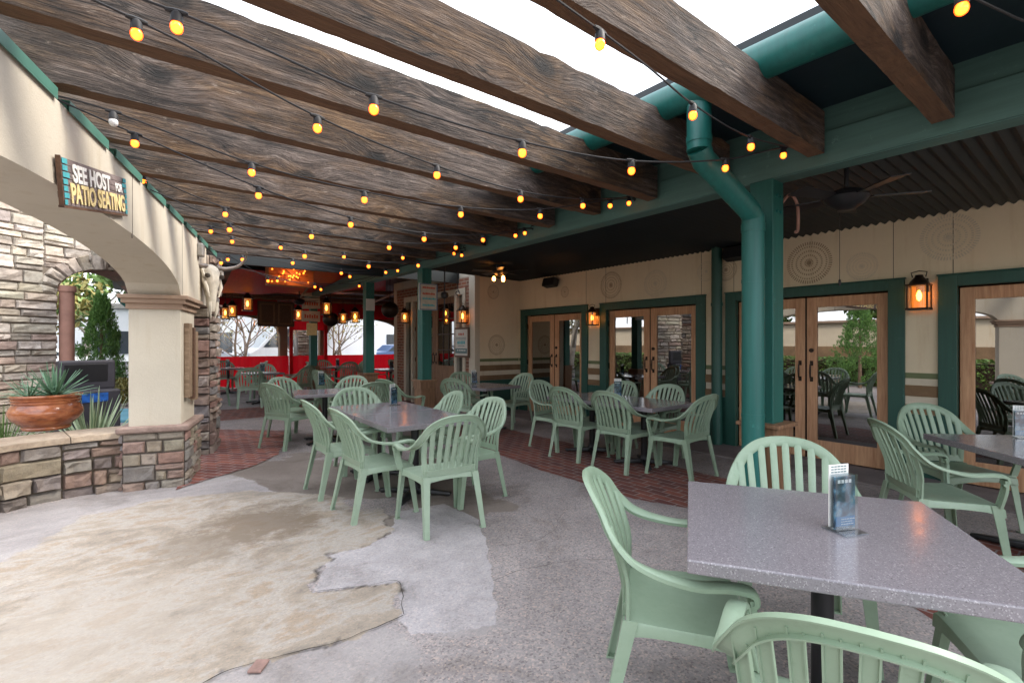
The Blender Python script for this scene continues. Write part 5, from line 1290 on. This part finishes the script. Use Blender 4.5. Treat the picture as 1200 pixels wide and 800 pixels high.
for k in range(npl): sbox(b, Ls/2-.035-rn.uniform(0, .05), Ls/2-.006, ed_[k]+.004, ed_[k+1]-.004, .0145, .0155)
b.build('blue_paint_edge', M['teal_print'], hs)
def smat(x, y): return sm_ @ Matrix.Translation((x, y, .0165))
text_part('sign_lettering', 'SEE HOST', .125, M['white_print'], smat(-Ls*.10, H_*.20), hs, sx=1.02, bold=.004)
text_part('sign_lettering', 'FOR', .072, M['white_print'], smat(Ls*.335, H_*.17), hs, sx=.95, bold=.002)
text_part('sign_lettering', 'PATIO SEATING', .140, M['cream_print'], smat(.01, -H_*.24), hs, sx=.86, bold=.004)

# grey junction box
b = MB(); c_ = T_(232, 293); s_ = (Vector((c_.x, c_.y))-O).dot(WD); wbox(b, s_-.07, s_+.07, -.06, 0, c_.z-.075, c_.z+.075); tag(b.build('junction_box', M['grey_metal'], bevel=.012), 'small grey metal box on the wall above the cow skull', 'box')
# weathered planks hung on the column side
wd_ = empty('plank_decoration', tuple(wp(.35, -.04, 1.2)), 'tall weathered wooden frame leaning on the right face of the column', 'wall decor')
for k, (a, e_) in enumerate(((.12, .28), (.32, .40), (.44, .60))):
    b = MB(); wbox(b, a, e_, -.05-.01*(k % 2), -.004, .88-.03*k, 1.66-.04*k); b.build('board', M['plank'] if k != 1 else M['dark_wood'], wd_, bevel=.004)

# cow skull
def skull():
    c = T_(236, 322); base = Vector((c.x, c.y, c.z)); s_ = (Vector((c.x, c.y))-O).dot(WD)
    base = wp(s_+.05, -.06, 2.36)
    r = empty('cow_skull', base, 'bleached cow skull with curved grey horns at the end of the cream wall', 'wall decor')
    out = Vector((WN.x, WN.y, 0)); side = Vector((WD.x, WD.y, 0)); out = (out*0.75-side*0.66).normalized(); side = Vector((-out.y, out.x, 0))
    # stations down the face: z, halfwidth, depth
    st = [(.06, .03, .03), (.03, .085, .07), (-.03, .115, .09), (-.09, .12, .10), (-.15, .105, .095), (-.22, .075, .085), (-.30, .06, .07), (-.38, .052, .055), (-.46, .045, .045), (-.52, .028, .03)]
    b = MB(); vs = []; n = 16
    for (z, w_, d) in st:
        for j in range(n):
            q = 2*math.pi*j/n; x = math.cos(q)*w_; y = math.sin(q)*d
            # brow ridges and nasal groove
            if math.sin(q) > 0: y += .015*abs(math.cos(q))*(1 if z > -.2 else .3)
            if -.13 < z < -.04 and abs(math.cos(q)) > .55 and math.sin(q) > 0.1: y -= .035; x *= .93
            vs.append(base+side*x+out*(y+.03+.10*(-z)*.6)+Vector((0, 0, z)))
    k = len(st); b.add(vs, [(i*n+j, i*n+(j+1) % n, (i+1)*n+(j+1) % n, (i+1)*n+j) for i in range(k-1) for j in range(n)]+[tuple(range(n)), tuple(range((k-1)*n, k*n))[::-1]], True)
    # cheek plates and nasal tips
    for sg_ in (-1, 1):
        b.tube([base+side*sg_*.115+out*.06+Vector((0, 0, -.12)), base+side*sg_*.10+out*.10+Vector((0, 0, -.22)), base+side*sg_*.065+out*.10+Vector((0, 0, -.34))], [.02, .022, .01], 8)
        b.tube([base+side*sg_*.05+out*.09+Vector((0, 0, -.40)), base+side*sg_*.045+out*.09+Vector((0, 0, -.50)), base+side*sg_*.03+out*.085+Vector((0, 0, -.60))], [.024, .02, .006], 8)
        b.tube([base+side*sg_*.09+out*.05+Vector((0, 0, .0)), base+side*sg_*.14+out*.07+Vector((0, 0, -.02)), base+side*sg_*.125+out*.09+Vector((0, 0, -.09))], [.022, .02, .016], 8)
    b.build('skull_bone', M['bone'], r)
    for sg_ in (-1, 1):
        b = MB(); p = base+side*sg_*.098+out*.115+Vector((0, 0, -.085)); b.lathe([(.001, -.03), (.024, -.02), (.03, 0), (.024, .02), (.001, .03)], p, 10); b.build('socket_shade_ball', M['socket_shade'], r)  # dark ball paints the shade of the hollow eye recess
        b = MB(); h0 = base+side*sg_*.07+out*.05+Vector((0, 0, .03))
        b.tube(catmull([h0, h0+side*sg_*.12+out*.02+Vector((0, 0, .0)), h0+side*sg_*.25+out*.08+Vector((0, 0, .05)), h0+side*sg_*.31+out*.14+Vector((0, 0, .15)), h0+side*sg_*.30+out*.18+Vector((0, 0, .24))], 4), [.036-.0018*i for i in range(17)], 10); b.build('horn', M['horn'], r)
skull()

# ------------------------------------------------------------------ terracotta pot and plants
pc_ = gp(52, 505, .575); pot_c = Vector((pc_.x+.0, pc_.y+.17, .572))
r = empty('plant_pot', pot_c, 'wide glazed terracotta bowl pot on the low stone wall', 'plant pot')
PS = .84
prof = [(.001, .0), (.20, .0), (.225, .012), (.23, .03), (.222, .045), (.25, .07), (.315, .13), (.345, .19), (.347, .235), (.325, .285), (.305, .315), (.312, .325), (.318, .34), (.308, .352), (.32, .362), (.325, .378), (.312, .386), (.33, .398), (.34, .415), (.335, .428), (.305, .43), (.295, .41), (.285, .37)]
prof = [(a*PS, z*PS) for a, z in prof]
b = MB(); b.lathe(prof, pot_c, 56); b.build('glazed_bowl', M['terracotta'], r)
b = MB(); b.lathe([(.29*PS, .375*PS), (.15*PS, .39*PS), (.001, .395*PS)], pot_c, 24); b.build('potting_soil', M['soil'], r)
def rosette(c, n, L, w_, tilt0=10, tilt1=75, rnd=None, bend=.35):
    b = MB(); rn = rnd or random.Random(5)
    for k in range(n):
        az = 2.399*k+rn.uniform(-.3, .3); tl = R(tilt0+(tilt1-tilt0)*((k+.5)/n)**.8+rn.uniform(-6, 6)); l = L*rn.uniform(.8, 1.1)
        e = Vector((math.cos(az), math.sin(az), 0)); t = Vector((-e.y, e.x, 0)); p = Vector(c)+e*.015; pts = []; m_ = 7
        d = e*math.sin(tl)+Vector((0, 0, math.cos(tl))); vs = []
        for i in range(m_+1):
            q = i/m_; ww = w_*(.65+.6*q-1.25*q*q) if q < .99 else .0005
            ww = max(.0006, w_*(0.7+0.9*q-1.6*q*q))
            up = t.cross(d)
            vs += [p-t*ww+up*ww*.25, p+up*-.003, p+t*ww+up*ww*.25]
            p = p+d*(l/m_); d = (d+Vector((0, 0, -bend*.1*math.sin(tl)))).normalized()
        b.add(vs, [(i*3+j, i*3+j+1, (i+1)*3+j+1, (i+1)*3+j) for i in range(m_) for j in range(2)], True)
    return b
b = rosette(pot_c+Vector((.06, 0, .33)), 64, .34, .015, 2, 80); tag(b.build('agave_plant', M['agave'], recalc=False), 'larger spiky green agave growing in the terracotta pot', 'plant')
b = rosette(pot_c+Vector((-.12, -.05, .33)), 26, .26, .009, 15, 82, random.Random(8)); tag(b.build('agave_plant', M['agave'], recalc=False), 'smaller dark agave at the left in the terracotta pot', 'plant')
vd = ray(108, 402); v1 = Vector((vd.x*5.75, vd.y*5.75, 0))
b = rosette((v1.x, v1.y, .12), 60, .80, .022, 0, 62, random.Random(12), .3); tag(b.build('yucca_plant', M['variegated'], recalc=False), 'variegated sword leaf plant behind the low wall right of the pot', 'plant')
vd = ray(2, 402); v1 = Vector((vd.x*5.3, vd.y*5.3, 0))
b = rosette((v1.x, v1.y, .15), 110, .62, .007, 0, 70, random.Random(15), 1.2)
tag(b.build('grass_clump', M['leaf'], recalc=False), 'grassy green clump behind the low wall left of the pot', 'plant')
def leaves(b, c, rad, n, size, rn, up=.3, shape='ball'):
    for _ in range(n):
        while True:
            v = Vector((rn.uniform(-1, 1), rn.uniform(-1, 1), rn.uniform(-1, 1)))
            if v.length < 1: break
        v = v*(v.length**-.4 if v.length > .05 else 1)
        p = Vector(c)+Vector((v.x*rad[0], v.y*rad[1], v.z*rad[2]))
        a = Vector((rn.uniform(-1, 1), rn.uniform(-1, 1), rn.uniform(-1, 1)+up)).normalized(); e = a.cross(Vector((rn.uniform(-1, 1), rn.uniform(-1, 1), rn.uniform(-1, 1)))).normalized()
        s = size*rn.uniform(.6, 1.3); b.add([p-a*s, p+e*s*.45, p+a*s, p-e*s*.45], [(0, 1, 2, 3)])
# yellow-green flowering shrub and bin beyond the arch
rn = random.Random(21)
sd_ = ray(139, 455); sh = Vector((sd_.x*11.3, sd_.y*11.3, 0)); b = MB()
leaves(b, (sh.x+.05, sh.y, .35), (.35, .3, .30), 1400, .04, rn, 1.5); tag(b.build('yellow_shrub', M['yleaf'], recalc=False), 'yellow green shrub beside the blue kerb beyond the arch', 'shrub')
# black bin with recessed panel
bd = ray(101, 402); bc = Vector((bd.x*6.9, bd.y*6.9, 0))
nb = empty('charcoal_bin', (bc.x, bc.y, 0), 'charcoal plastic cabinet with recessed lid panel and blue printed front behind the low wall', 'bin')
mt_ = Matrix.Rotation(R(25), 3, 'Z')
b = MB(); b.box((bc.x, bc.y, .40), (.62, .5, .80), mt_); b.box((bc.x+.0, bc.y+.05, 1.0), (.66, .12, .42), mt_); b.build('cabinet_body', M['plastic_dark'], nb, bevel=.03, seg=3)
b = MB(); n_ = mt_ @ Vector((0, -.013, 0)); b.box((bc.x+n_.x, bc.y+.05+n_.y*5.4, 1.03), (.5, .008, .25), mt_); b.build('recessed_panel', M['black'], nb, bevel=.003)
b = MB(); b.box((bc.x+n_.x*19.5, bc.y+n_.y*19.6, .70), (.30, .006, .12), mt_); b.build('blue_panel', M['blue_print'], nb)

# ------------------------------------------------------------------ juniper, trees, hedge
def conifer(c, h, rad, label, seed=3, n=1):
    rn = random.Random(seed); r = empty('juniper_tree', c, label, 'tree'); c = Vector(c)
    b = MB(); b.tube([c, c+Vector((0, 0, h*.8))], [.06, .02], 8); b.build('trunk', M['bark_brown'], r)
    b = MB()
    for k in range(700*n):
        z = rn.random()**.8*h*.93; q = rn.uniform(0, 6.283); lob = 1+.28*math.sin(3*q+z*4)+.15*math.sin(7*q-z*5)
        rr = rad*lob*(1-(z/h)**1.5)*(.55+.45*math.sqrt(min(1, (z+.1)/.5)))*rn.uniform(.6, 1.05)
        p = c+Vector((math.cos(q)*rr, math.sin(q)*rr, z)); d = Vector((math.cos(q)*.35, math.sin(q)*.35, 1)).normalized(); L_ = rn.uniform(.10, .2)
        for j in range(26):
            t = rn.random(); s = (1-t)*.07+.01; o_ = Vector((rn.uniform(-1, 1), rn.uniform(-1, 1), rn.uniform(-1, 1)))*s
            a = (d+Vector((rn.uniform(-.5, .5), rn.uniform(-.5, .5), rn.uniform(-.2, .5)))).normalized(); e = a.cross(Vector((rn.uniform(-1, 1), rn.uniform(-1, 1), .1))).normalized(); l = rn.uniform(.03, .06)
            x = p+d*L_*t+o_; b.add([x-e*.010, x+a*l-e*.004, x+a*l+e*.004, x+e*.010], [(0, 1, 2, 3)])
    b.build('crown', M['juniper'], r, recalc=False)
jd = ray(119, 402); jp = Vector((jd.x*12.4, jd.y*12.4, 0))
conifer((jp.x+.0, jp.y, 0), 2.75, .52, 'slender bright green conical juniper seen through the stone arch', 4)
conifer((-5.2, 5.6, 0), 2.9, .8, 'stand-in bushy dark juniper by the hedge, added only to be mirrored in the door glass', 14)  # unseen juniper, added to fill the reflections in the doors
def broad_tree(c, h, label, seed, leaf='leaf', crown=(2, 2, 1.6), nl=5000, ls=.09, trunk=.16, bark='bark', multi=1, bare=False):
    rn = random.Random(seed); r = empty('broadleaf_tree', c, label, 'tree'); c = Vector(c); b = MB(); tips = []
    for m_ in range(multi):
        p = c+Vector((rn.uniform(-.12, .12), rn.uniform(-.12, .12), 0))*(multi > 1); d = Vector((rn.uniform(-.2, .2), rn.uniform(-.2, .2), 1)).normalized(); pts = [p]; rs = [trunk]
        for k in range(5): p = p+d*h*.11; d = (d+Vector((rn.uniform(-.18, .18), rn.uniform(-.18, .18), .1))).normalized(); pts.append(p); rs.append(trunk*(1-.1*(k+1)))
        b.tube(pts, rs, 9)
        for k in range(7):
            q = rn.uniform(0, 6.28); e = Vector((math.cos(q), math.sin(q), rn.uniform(.5, 1.3))).normalized(); s = pts[rn.randint(2, 5)]; l = h*rn.uniform(.2, .4)
            mid = s+e*l*.5+Vector((0, 0, .05)); end = mid+(e+Vector((rn.uniform(-.5, .5), rn.uniform(-.5, .5), .3))).normalized()*l*.5; b.tube([s, mid, end], [trunk*.4, trunk*.25, trunk*.1], 6); tips.append(end)
            for _ in range(3 if not bare else 6):
                e2 = end+Vector((rn.uniform(-.6, .6), rn.uniform(-.6, .6), rn.uniform(0, .7)))*h*.12; b.tube([mid.lerp(end, rn.uniform(.3, 1)), e2], [trunk*.12, trunk*.05], 5); tips.append(e2)
    b.build('trunk', M[bark], r)
    b = MB(); per = max(1, nl//len(tips))
    for t in tips:
        leaves(b, t+Vector((0, 0, .1)), tuple(x*rn.uniform(.18, .34) for x in crown), per, ls, rn)
    b.build('crown', M[leaf], r, recalc=False)
broad_tree((-1.9, 15.5, 0), 5.5, 'pale barked leaning tree beyond the juniper', 31, 'yleaf', (3, 3, 2.2), 3500, .09, .17)
broad_tree((-4.5, 24, 0), 7.5, 'tall yellowing tree in the car park beyond the arch', 33, 'yleaf', (4, 4, 3), 5000, .14, .2)
for i, (x, y) in enumerate(((2.4, 21.0), (3.4, 20.6), (5.3, 20.8), (7.2, 21.5), (1.5, 22.5))):
    broad_tree((x, y, 0), 4.2, ['bare stemmed crape myrtle left of the white van', 'crape myrtle in front of the white van', 'crape myrtle outside the right hand clear curtain', 'crape myrtle furthest right beyond the curtain', 'crape myrtle furthest left beyond the curtain'][i], 50+i, 'yleaf', (2, 2, 1.2), 500, .07, .055, 'bark_brown', 3, True)
for i, (x, y, h) in enumerate(((-2, 40, 9), (5, 44, 10), (12, 42, 9), (19, 38, 10), (-9, 36, 10), (-20, 20, 9), (-22, 9, 10), (-21, -4, 9), (-17, 15, 8))):
    broad_tree((x, y, 0), h, ['green tree far beyond the van', 'large green tree behind the car park', 'green tree right of the far car park', 'far right green tree beyond the curtain', 'far green tree beyond the stone arch', 'green tree mirrored in the doors, far left', 'tall green tree behind the hedge', 'green tree beyond the hedge near the camera', 'green tree at the hedge end'][i], 70+i, 'leaf', (6, 6, 4.5), 3600, .32, .25)
def hedge(x0, x1, y0, y1, h, label, seed):
    rn = random.Random(seed); r = empty('stand_in_hedge', ((x0+x1)/2, (y0+y1)/2, 0), label, 'hedge'); b = MB(); b.bb(x0+.12, x1-.12, y0+.1, y1-.1, 0, h-.12); b.build('branches', M['soil'], r); b = MB()
    for _ in range(int(900*(y1-y0))):
        f_ = rn.random(); x, y, z = rn.uniform(x0, x1), rn.uniform(y0, y1), rn.uniform(.02, h)
        if f_ < .45: x = x1-rn.random()**2*.15
        elif f_ < .75: z = h-rn.random()**2*.15
        elif f_ < .9: x = x0+rn.random()*.15
        a = Vector((rn.uniform(-1, 1), rn.uniform(-1, 1), rn.uniform(-.5, 1))).normalized(); e = a.cross(Vector((rn.uniform(-1, 1), rn.uniform(-1, 1), 1))).normalized(); s = rn.uniform(.03, .06); p = Vector((x, y, z+.05*noise.noise(Vector((x*2, y*2, 0)))))
        b.add([p-a*s, p+e*s*.5, p+a*s, p-e*s*.5], [(0, 1, 2, 3)])
    b.build('foliage', M['hedge'], r, recalc=False)
hedge(-6.8, -6.0, -6, 20, .95, 'stand-in clipped green hedge out of view, added for the door glass to mirror', 5)  # invented hedge outside the view, only there for the door reflections
# invented pale building out of view, a stand-in for the door glass to reflect
ob = empty('stand_in_shop', (-13, 2, 0), 'stand-in pale stucco shop building with a tan base, added for the door reflections', 'building')
b = MB(); b.bb(-16, -12.5, -14, 28, 1.3, 2.4); b.build('upper_wall', M['pale_building'], ob); b = MB(); b.bb(-16, -12.45, -14, 28, -.02, 1.3); b.build('lower_wall', M['stripe_brown'], ob)
b = MB(); b.bb(-16.1, -12.3, -14.1, 28.1, 2.4, 2.5); b.build('parapet_cap', M['capital'], ob)

# blue kerb beyond arch, planting bed
b = MB(); q = on_y(140, 482, 9.0); kd = [gp(118, 495), gp(165, 495), gp(165, 482), gp(118, 480)]; b.hexa([v-Vector((0, 0, .02)) for v in kd], [v+Vector((0, 0, .05)) for v in kd]); tag(b.build('painted_kerb', M['blue_paint'], bevel=.01), 'pale blue painted kerb beyond the arch', 'kerb')
struct(MB().poly([gp(40, 480), gp(185, 480), gp(185, 462), gp(40, 462)], -.012).build('planting_bed', M['soil'], recalc=False))
struct(MB().poly([gp(60, 515), gp(200, 512), gp(200, 495), gp(60, 495)], -.01).build('brick_path', M['brick_floor'], recalc=False))
# teal downspout elbow seen past the column
b = MB(); e0, e1, e2 = on_y(140, 345, 11.5), on_y(142, 352, 11.5), on_y(160, 366, 11.5); b.tube([e0, e1, e2, e2+Vector((.4, 0, -.1))], .05, 8); tag(b.build('drain_elbow', M['pipe']), 'bent teal downspout just left of the cream column', 'pipe')

# ------------------------------------------------------------------ covered room at the far end
YW = 18.3
cr_ = empty('covered_room', (4.5, 14, 0), 'covered dining room with tan arched back wall and dark ceiling', 'building')
b = MB(); b.bb(-.3, 9.5, 8.95, YW+.2, 3.02, 3.12); b.build('room_ceiling', M['dark_ceiling'], cr_)
b = MB(); b.bb(.25, 9.5, 8.9, 8.98, 2.72, 3.12); b.build('room_fascia', M['dark_ceiling'], cr_)
# back wall with two arched openings and a doorway
arches = [(1.15, 4.15), (5.75, 8.75)]
b = MB(); zs, zr = 1.75, .62
def az(x, a, c): u = (x-(a+c)/2)/((c-a)/2); return zs+zr*math.sqrt(max(0, 1-u*u))
edges = [.2, 1.15, 4.15, 4.4, 5.5, 5.75, 8.75, 9.5]
for (a, c) in ((.2, 1.15), (4.15, 4.4), (5.5, 5.75), (8.75, 9.5)): b.bb(a, c, YW, YW+.25, 0, 3.02)
b.bb(4.4, 5.5, YW, YW+.25, 2.6, 3.02)
for (a, c) in arches:
    for k in range(30):
        x0, x1 = a+(c-a)*k/30, a+(c-a)*(k+1)/30; z0, z1 = az(x0, a, c), az(x1, a, c)
        b.add([(x0, YW, z0), (x1, YW, z1), (x1, YW, 3.02), (x0, YW, 3.02), (x0, YW+.25, z0), (x1, YW+.25, z1), (x1, YW+.25, 3.02), (x0, YW+.25, 3.02)], [(0, 1, 2, 3), (7, 6, 5, 4), (0, 4, 5, 1)])
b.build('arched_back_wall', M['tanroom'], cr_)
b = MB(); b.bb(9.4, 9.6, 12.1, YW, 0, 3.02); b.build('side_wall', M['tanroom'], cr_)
# ceiling joists and cross beams
for y in (13.0, 14.6, 16.2):
    b = MB(); b.bb(.3, 9.4, y, y+.07, 2.80, 2.90); b.build('ceiling_joist', M['dark_wood'], cr_)
b = MB()
for k in range(3): b.tube([(1.2+k*2.2, 12.2, 2.78), (2.0+k*2.2, 16.5, 2.70)], .03, 6)
b.build('ceiling_strut', M['plank'], cr_)
def wavy(b, x0, x1, y, z0, z1, amp=.03, lam=.35, n=None):
    n = n or int((x1-x0)/.04); vs = []
    for i in range(n+1):
        x = x0+(x1-x0)*i/n; d = amp*math.sin(2*math.pi*x/lam)*(.7+.3*math.sin(x*1.7)); vs += [(x, y+d, z0), (x, y+d*.6, z1)]
    b.add(vs, [(2*i, 2*i+2, 2*i+3, 2*i+1) for i in range(n)], True)
YC = 17.9
cur = [(.3, 4.35, 'left red canvas curtain with a clear window'), (4.45, 5.5, 'narrow red canvas curtain below the wooden panel'), (5.6, 9.3, 'right red canvas curtain with a clear window')]
for (a, c, lab) in cur:
    r = empty('canvas_curtain', ((a+c)/2, YC, 0), lab, 'curtain', 'red roll down curtains')
    b = MB(); wavy(b, a, c, YC, .02, 1.02); b.build('lower_canvas', M['red'], r, recalc=False)
    b = MB(); wavy(b, a, c, YC, 1.02, 2.45 if c-a > 2 else 1.95, .012, .7); b.build('clear_window', M['clear_vinyl'], r, recalc=False)
    b = MB(); wavy(b, a, c, YC-.02, 2.36 if c-a > 2 else 1.9, 2.88, .015, .5); b.build('red_valance', M['red'], r, recalc=False)
for x, l in ((4.4, 'left dark red curtain post'), (5.55, 'right dark red curtain post')):
    b = MB(); b.bb(x-.05, x+.05, YC-.12, YC-.02, 0, 2.85); tag(b.build('curtain_post', M['red']), l+' beside the wooden panel', 'post', 'curtain posts')
# wooden door panel sign
wp_ = empty('wooden_panel', (4.9, YC-.2, 2.2), 'old brown wooden shutter panel hung between the red posts', 'wall decor')
q0, q1 = on_y(302, 352, YC-.2), on_y(345, 383, YC-.2)
b = MB(); b.bb(q0.x, q1.x, YC-.2, YC-.15, q1.z, q0.z); b.build('panel_board', M['dark_wood'], wp_)
b = MB(); xm = (q0.x+q1.x)/2
for (a, c) in ((q0.x+.06, xm-.05), (xm+.05, q1.x-.06)):
    for (x0, x1, z0, z1) in ((a, c, q1.z+.08, q1.z+.12), (a, c, q0.z-.12, q0.z-.08), (a, a+.05, q1.z+.12, q0.z-.12), (c-.05, c, q1.z+.12, q0.z-.12)): b.bb(x0, x1, YC-.215, YC-.2, z0, z1)
b.build('panel_moulding', M['cedar'], wp_)
# dark red draped awning under the ceiling
b = MB(); pa = [on_y(272, 316, 10.6), on_y(452, 318, 10.6), on_y(452, 344, 13.8), on_y(255, 344, 13.8)]
nseg = 16
vs = []
for i in range(nseg+1):
    t = i/nseg
    for j in range(7):
        u = j/6; p = pa[0].lerp(pa[1], t).lerp(pa[3].lerp(pa[2], t), u); vs.append(p+Vector((0, 0, -.06*math.sin(math.pi*u)+.02*math.sin(t*25))))
b.add(vs, [(i*7+j, (i+1)*7+j, (i+1)*7+j+1, i*7+j+1) for i in range(nseg) for j in range(6)], True)
tag(b.build('draped_awning', M['deepred'], recalc=False), 'dark red canvas awning draped under the room ceiling', 'awning')
# orange chandelier
cc = on_y(342, 323, 10.3); ch = empty('bulb_chandelier', cc, 'wide orange brown metal shade dotted with tiny glowing bulbs', 'chandelier')
b = MB(); b.bb(cc.x-.42, cc.x+.42, cc.y, cc.y+.3, cc.z-.20, cc.z+.23); b.build('copper_shade', M['copper'], ch, bevel=.01)
rn = random.Random(9)
for k in range(26):
    x, z = rn.gauss(0, .19), rn.gauss(.0, .09)
    b = MB()
    if abs(x) < .4: b.lathe([(.001, -.018), (.014, -.01), (.016, .0), (.014, .01), (.001, .018)], (cc.x+x, cc.y-.05-rn.random()*.06, cc.z+z), 6); b.build('tiny_bulb', M['fairy'], ch)

b = MB(); b.tube([(cc.x, cc.y+.1, cc.z+.2), (cc.x, cc.y+.1, 3.02)], .012, 6)
for k in range(6): q = k*1.05; b.tube([(cc.x, cc.y-.02, cc.z), (cc.x+.28*math.cos(q), cc.y-.08, cc.z+.13*math.sin(q))], .005, 5)
b.build('chandelier_arm', M['bronze'], ch); point((cc.x, cc.y-.2, cc.z), 1.2, parent=ch)
# dark hanging globes
for (px, py, Y, rr, lab) in ((457, 363, 10.2, .19, 'large dark round hanging shade beside the middle post'), (387.5, 374, 13.0, .20, 'dark round shade hanging beyond the direction boards')):
    c = on_y(px, py, Y); r = empty('globe_lamp', c, lab, 'lamp', 'dark globe lamps'); b = MB(); prof = [(rr*math.sin(math.pi*i/12)+.001, -rr*math.cos(math.pi*i/12)*.95) for i in range(11)]
    b.lathe(prof, c, 20); b.build('woven_shade', M['bronze'], r); b = MB(); b.tube([c+Vector((0, 0, rr*.8)), Vector((c.x, c.y, 2.95))], .008, 6); b.build('hanging_cord', M['wire'], r)
# red glowing accents
for (px, py, Y) in ((438, 341, 16), (465, 346, 15)):
    c = on_y(px, py, Y); b = MB(); b.lathe([(.001, -.06), (.06, -.03), (.06, .03), (.001, .06)], c, 10); tag(b.build('red_lamp', M['red_led']), 'small glowing red lamp deep in the covered room, %s' % ('left one' if px < 450 else 'right one'), 'lamp')
for x, y in ((2.5, 13), (6, 13), (4, 16)): pass
# scroll hook pieces on the porch
b = MB(); q = on_y(536, 344, 7.4)
pts = [q+Vector((.05*math.cos(a)*(1-a/9), 0, .05*math.sin(a)*(1-a/9))) for a in [k*.5 for k in range(12)]]
b.tube([Vector((q.x, q.y, 2.83)), q+Vector((0, 0, .1))]+pts, .007, 6); tag(b.build('scroll_hook', M['black']), 'black wrought iron scroll hook hanging from the porch ceiling', 'hook')
b = MB(); q = on_y(521, 344, 7.4); b.tube([(q.x, q.y, 2.83), (q.x, q.y, 1.9)], .012, 6); b.lathe([(.001, -.07), (.06, -.04), (.07, 0), (.06, .04), (.001, .07)], (q.x, q.y, 2.28), 12)
tag(b.build('iron_ornament', M['black']), 'black iron rod with a round boss beside the hanging sign', 'ornament')
b = MB(); q = on_y(935, 215, 1.95); b.tube(catmull([(4.03, 1.72, 2.55), (4.12, 1.70, 2.62), (4.2, 1.68, 2.55), (4.21, 1.68, 2.36), (4.17, 1.68, 2.33)], 4), .012, 8); tag(b.build('copper_pipe_bend', M['clay_pipe']), 'thin brown bent pipe beside the big post top', 'pipe')
q = on_x(984, 268, 4.9); b = MB(); b.tube([(q.x, q.y, 2.80), (q.x, q.y, 2.0)], .0022, 5); b.lathe([(.001, -.03), (.01, -.02), (.01, .02), (.001, .03)], (q.x, q.y, 1.98), 8); tag(b.build('pull_cord', M['black']), 'thin fan pull cord with a dark toggle before the medallion', 'cord')

# ------------------------------------------------------------------ outside beyond the curtains: van, pier, cars
vn = empty('white_van', (4.9, 22.6, 0), 'large white van parked beyond the clear curtain windows', 'van')
b = MB(); x0, x1 = 3.9, 9.3; yv = 22.4
prof = [(x0, .5), (x0-.0, 1.05), (x0+.35, 1.25), (x0+1.1, 2.2), (x0+1.5, 2.35), (x1, 2.4), (x1+.05, 2.3), (x1+.05, .45)]
b.prism(prof, Matrix(((1, 0, 0, 0), (0, 0, 1, yv), (0, 1, 0, 0), (0, 0, 0, 1))), 1.9); b.build('van_body', M['white_paint'], vn, bevel=.06, seg=3)
b = MB(); b.prism([(x0+.55, 1.3), (x0+1.15, 2.05), (x0+1.9, 2.1), (x0+1.9, 1.3)], Matrix(((1, 0, 0, 0), (0, 0, 1, yv-.02), (0, 1, 0, 0), (0, 0, 0, 1))), .02); b.build('side_window', M['car_glass'], vn)
for x in (x0+.9, x1-1.1):
    b = MB(); b.tube([(x, yv-.03, .36), (x, yv+.25, .36)], .36, 24); w_ = b.build('wheel', M['tyre'], vn); b = MB(); b.tube([(x, yv-.045, .36), (x, yv-.03, .36)], .2, 16); b.build('wheel_rim', M['grey_metal'], w_)
b = MB(); b.box((x0+.02, yv+.2, .85), (.08, .3, .2)); b.build('headlight', M['paper'], vn, bevel=.02)
def car(x, y, ang, body, label):
    r = empty('parked_car', (0, 0, 0), label, 'car', 'cars in the car park')
    b = MB(); pr = [(-2.1, .35), (-2.15, .75), (-1.9, .92), (-1.2, .98), (-.7, 1.38), (.7, 1.42), (1.4, 1.02), (2.0, .92), (2.15, .7), (2.1, .35)]
    b.prism(pr, Matrix(((1, 0, 0, 0), (0, 0, 1, -.85), (0, 1, 0, 0), (0, 0, 0, 1))), 1.7); b.build('body', body, r, bevel=.06, seg=3)
    b = MB(); b.prism([(-1.05, .99), (-.65, 1.32), (.62, 1.36), (1.2, 1.02)], Matrix(((1, 0, 0, 0), (0, 0, 1, -.865), (0, 1, 0, 0), (0, 0, 0, 1))), 1.73); b.build('side_window', M['car_glass'], r)
    for sx in (-1.3, 1.35):
        for sy in (-.87, .67): b = MB(); b.tube([(sx, sy, .32), (sx, sy+.2, .32)], .32, 20); b.build('wheel', M['tyre'], r)
    r.location = (x, y, -.03); r.rotation_euler = (0, 0, ang)
car(-3.2, 26, R(10), M['white_paint'], 'white parked car glimpsed right of the juniper'); car(2.3, 27, R(5), basic('silver_car_paint', (.4, .42, .45), .3, .02, 3, 0, metal=.4), 'silver parked car left of the white van')
car(14, 30, R(0), basic('blue_car_paint', (.06, .1, .2), .3, .02, 3, 0), 'dark blue parked car beyond the right curtain')
op = empty('entrance_pier', (5.3, 19.6, 0), 'sunlit stacked stone pier outside the middle curtain', 'pier')
b = MB(); b.tint = (.15, .12, .1); b.bb(5.0, 5.55, 19.3, 19.9, 0, 3.0); b.tint = None; f3, L3 = curve_face([(4.99, 19.29), (5.56, 19.29)]); stone_face(b, f3, L3, 0, 3.0, PAL_BLD, .14, .4); b.build('stone_courses', M['stone'], op, tint=True, recalc=False)
fb = empty('white_store', (6, 50, 0), 'long white store building far across the car park', 'building')
b = MB(); b.bb(-12, 30, 50, 56, 0, 4.2); b.build('store_wall', M['white_paint'], fb); b = MB(); b.bb(-12.2, 30.2, 49.8, 56, 4.2, 4.6); b.build('roof_edge', M['grey_metal'], fb)
for x in range(-8, 26, 6):
    b = MB(); b.bb(x, x+3.4, 49.93, 49.99, .6, 2.4); b.build('shop_window', M['car_glass'], fb)
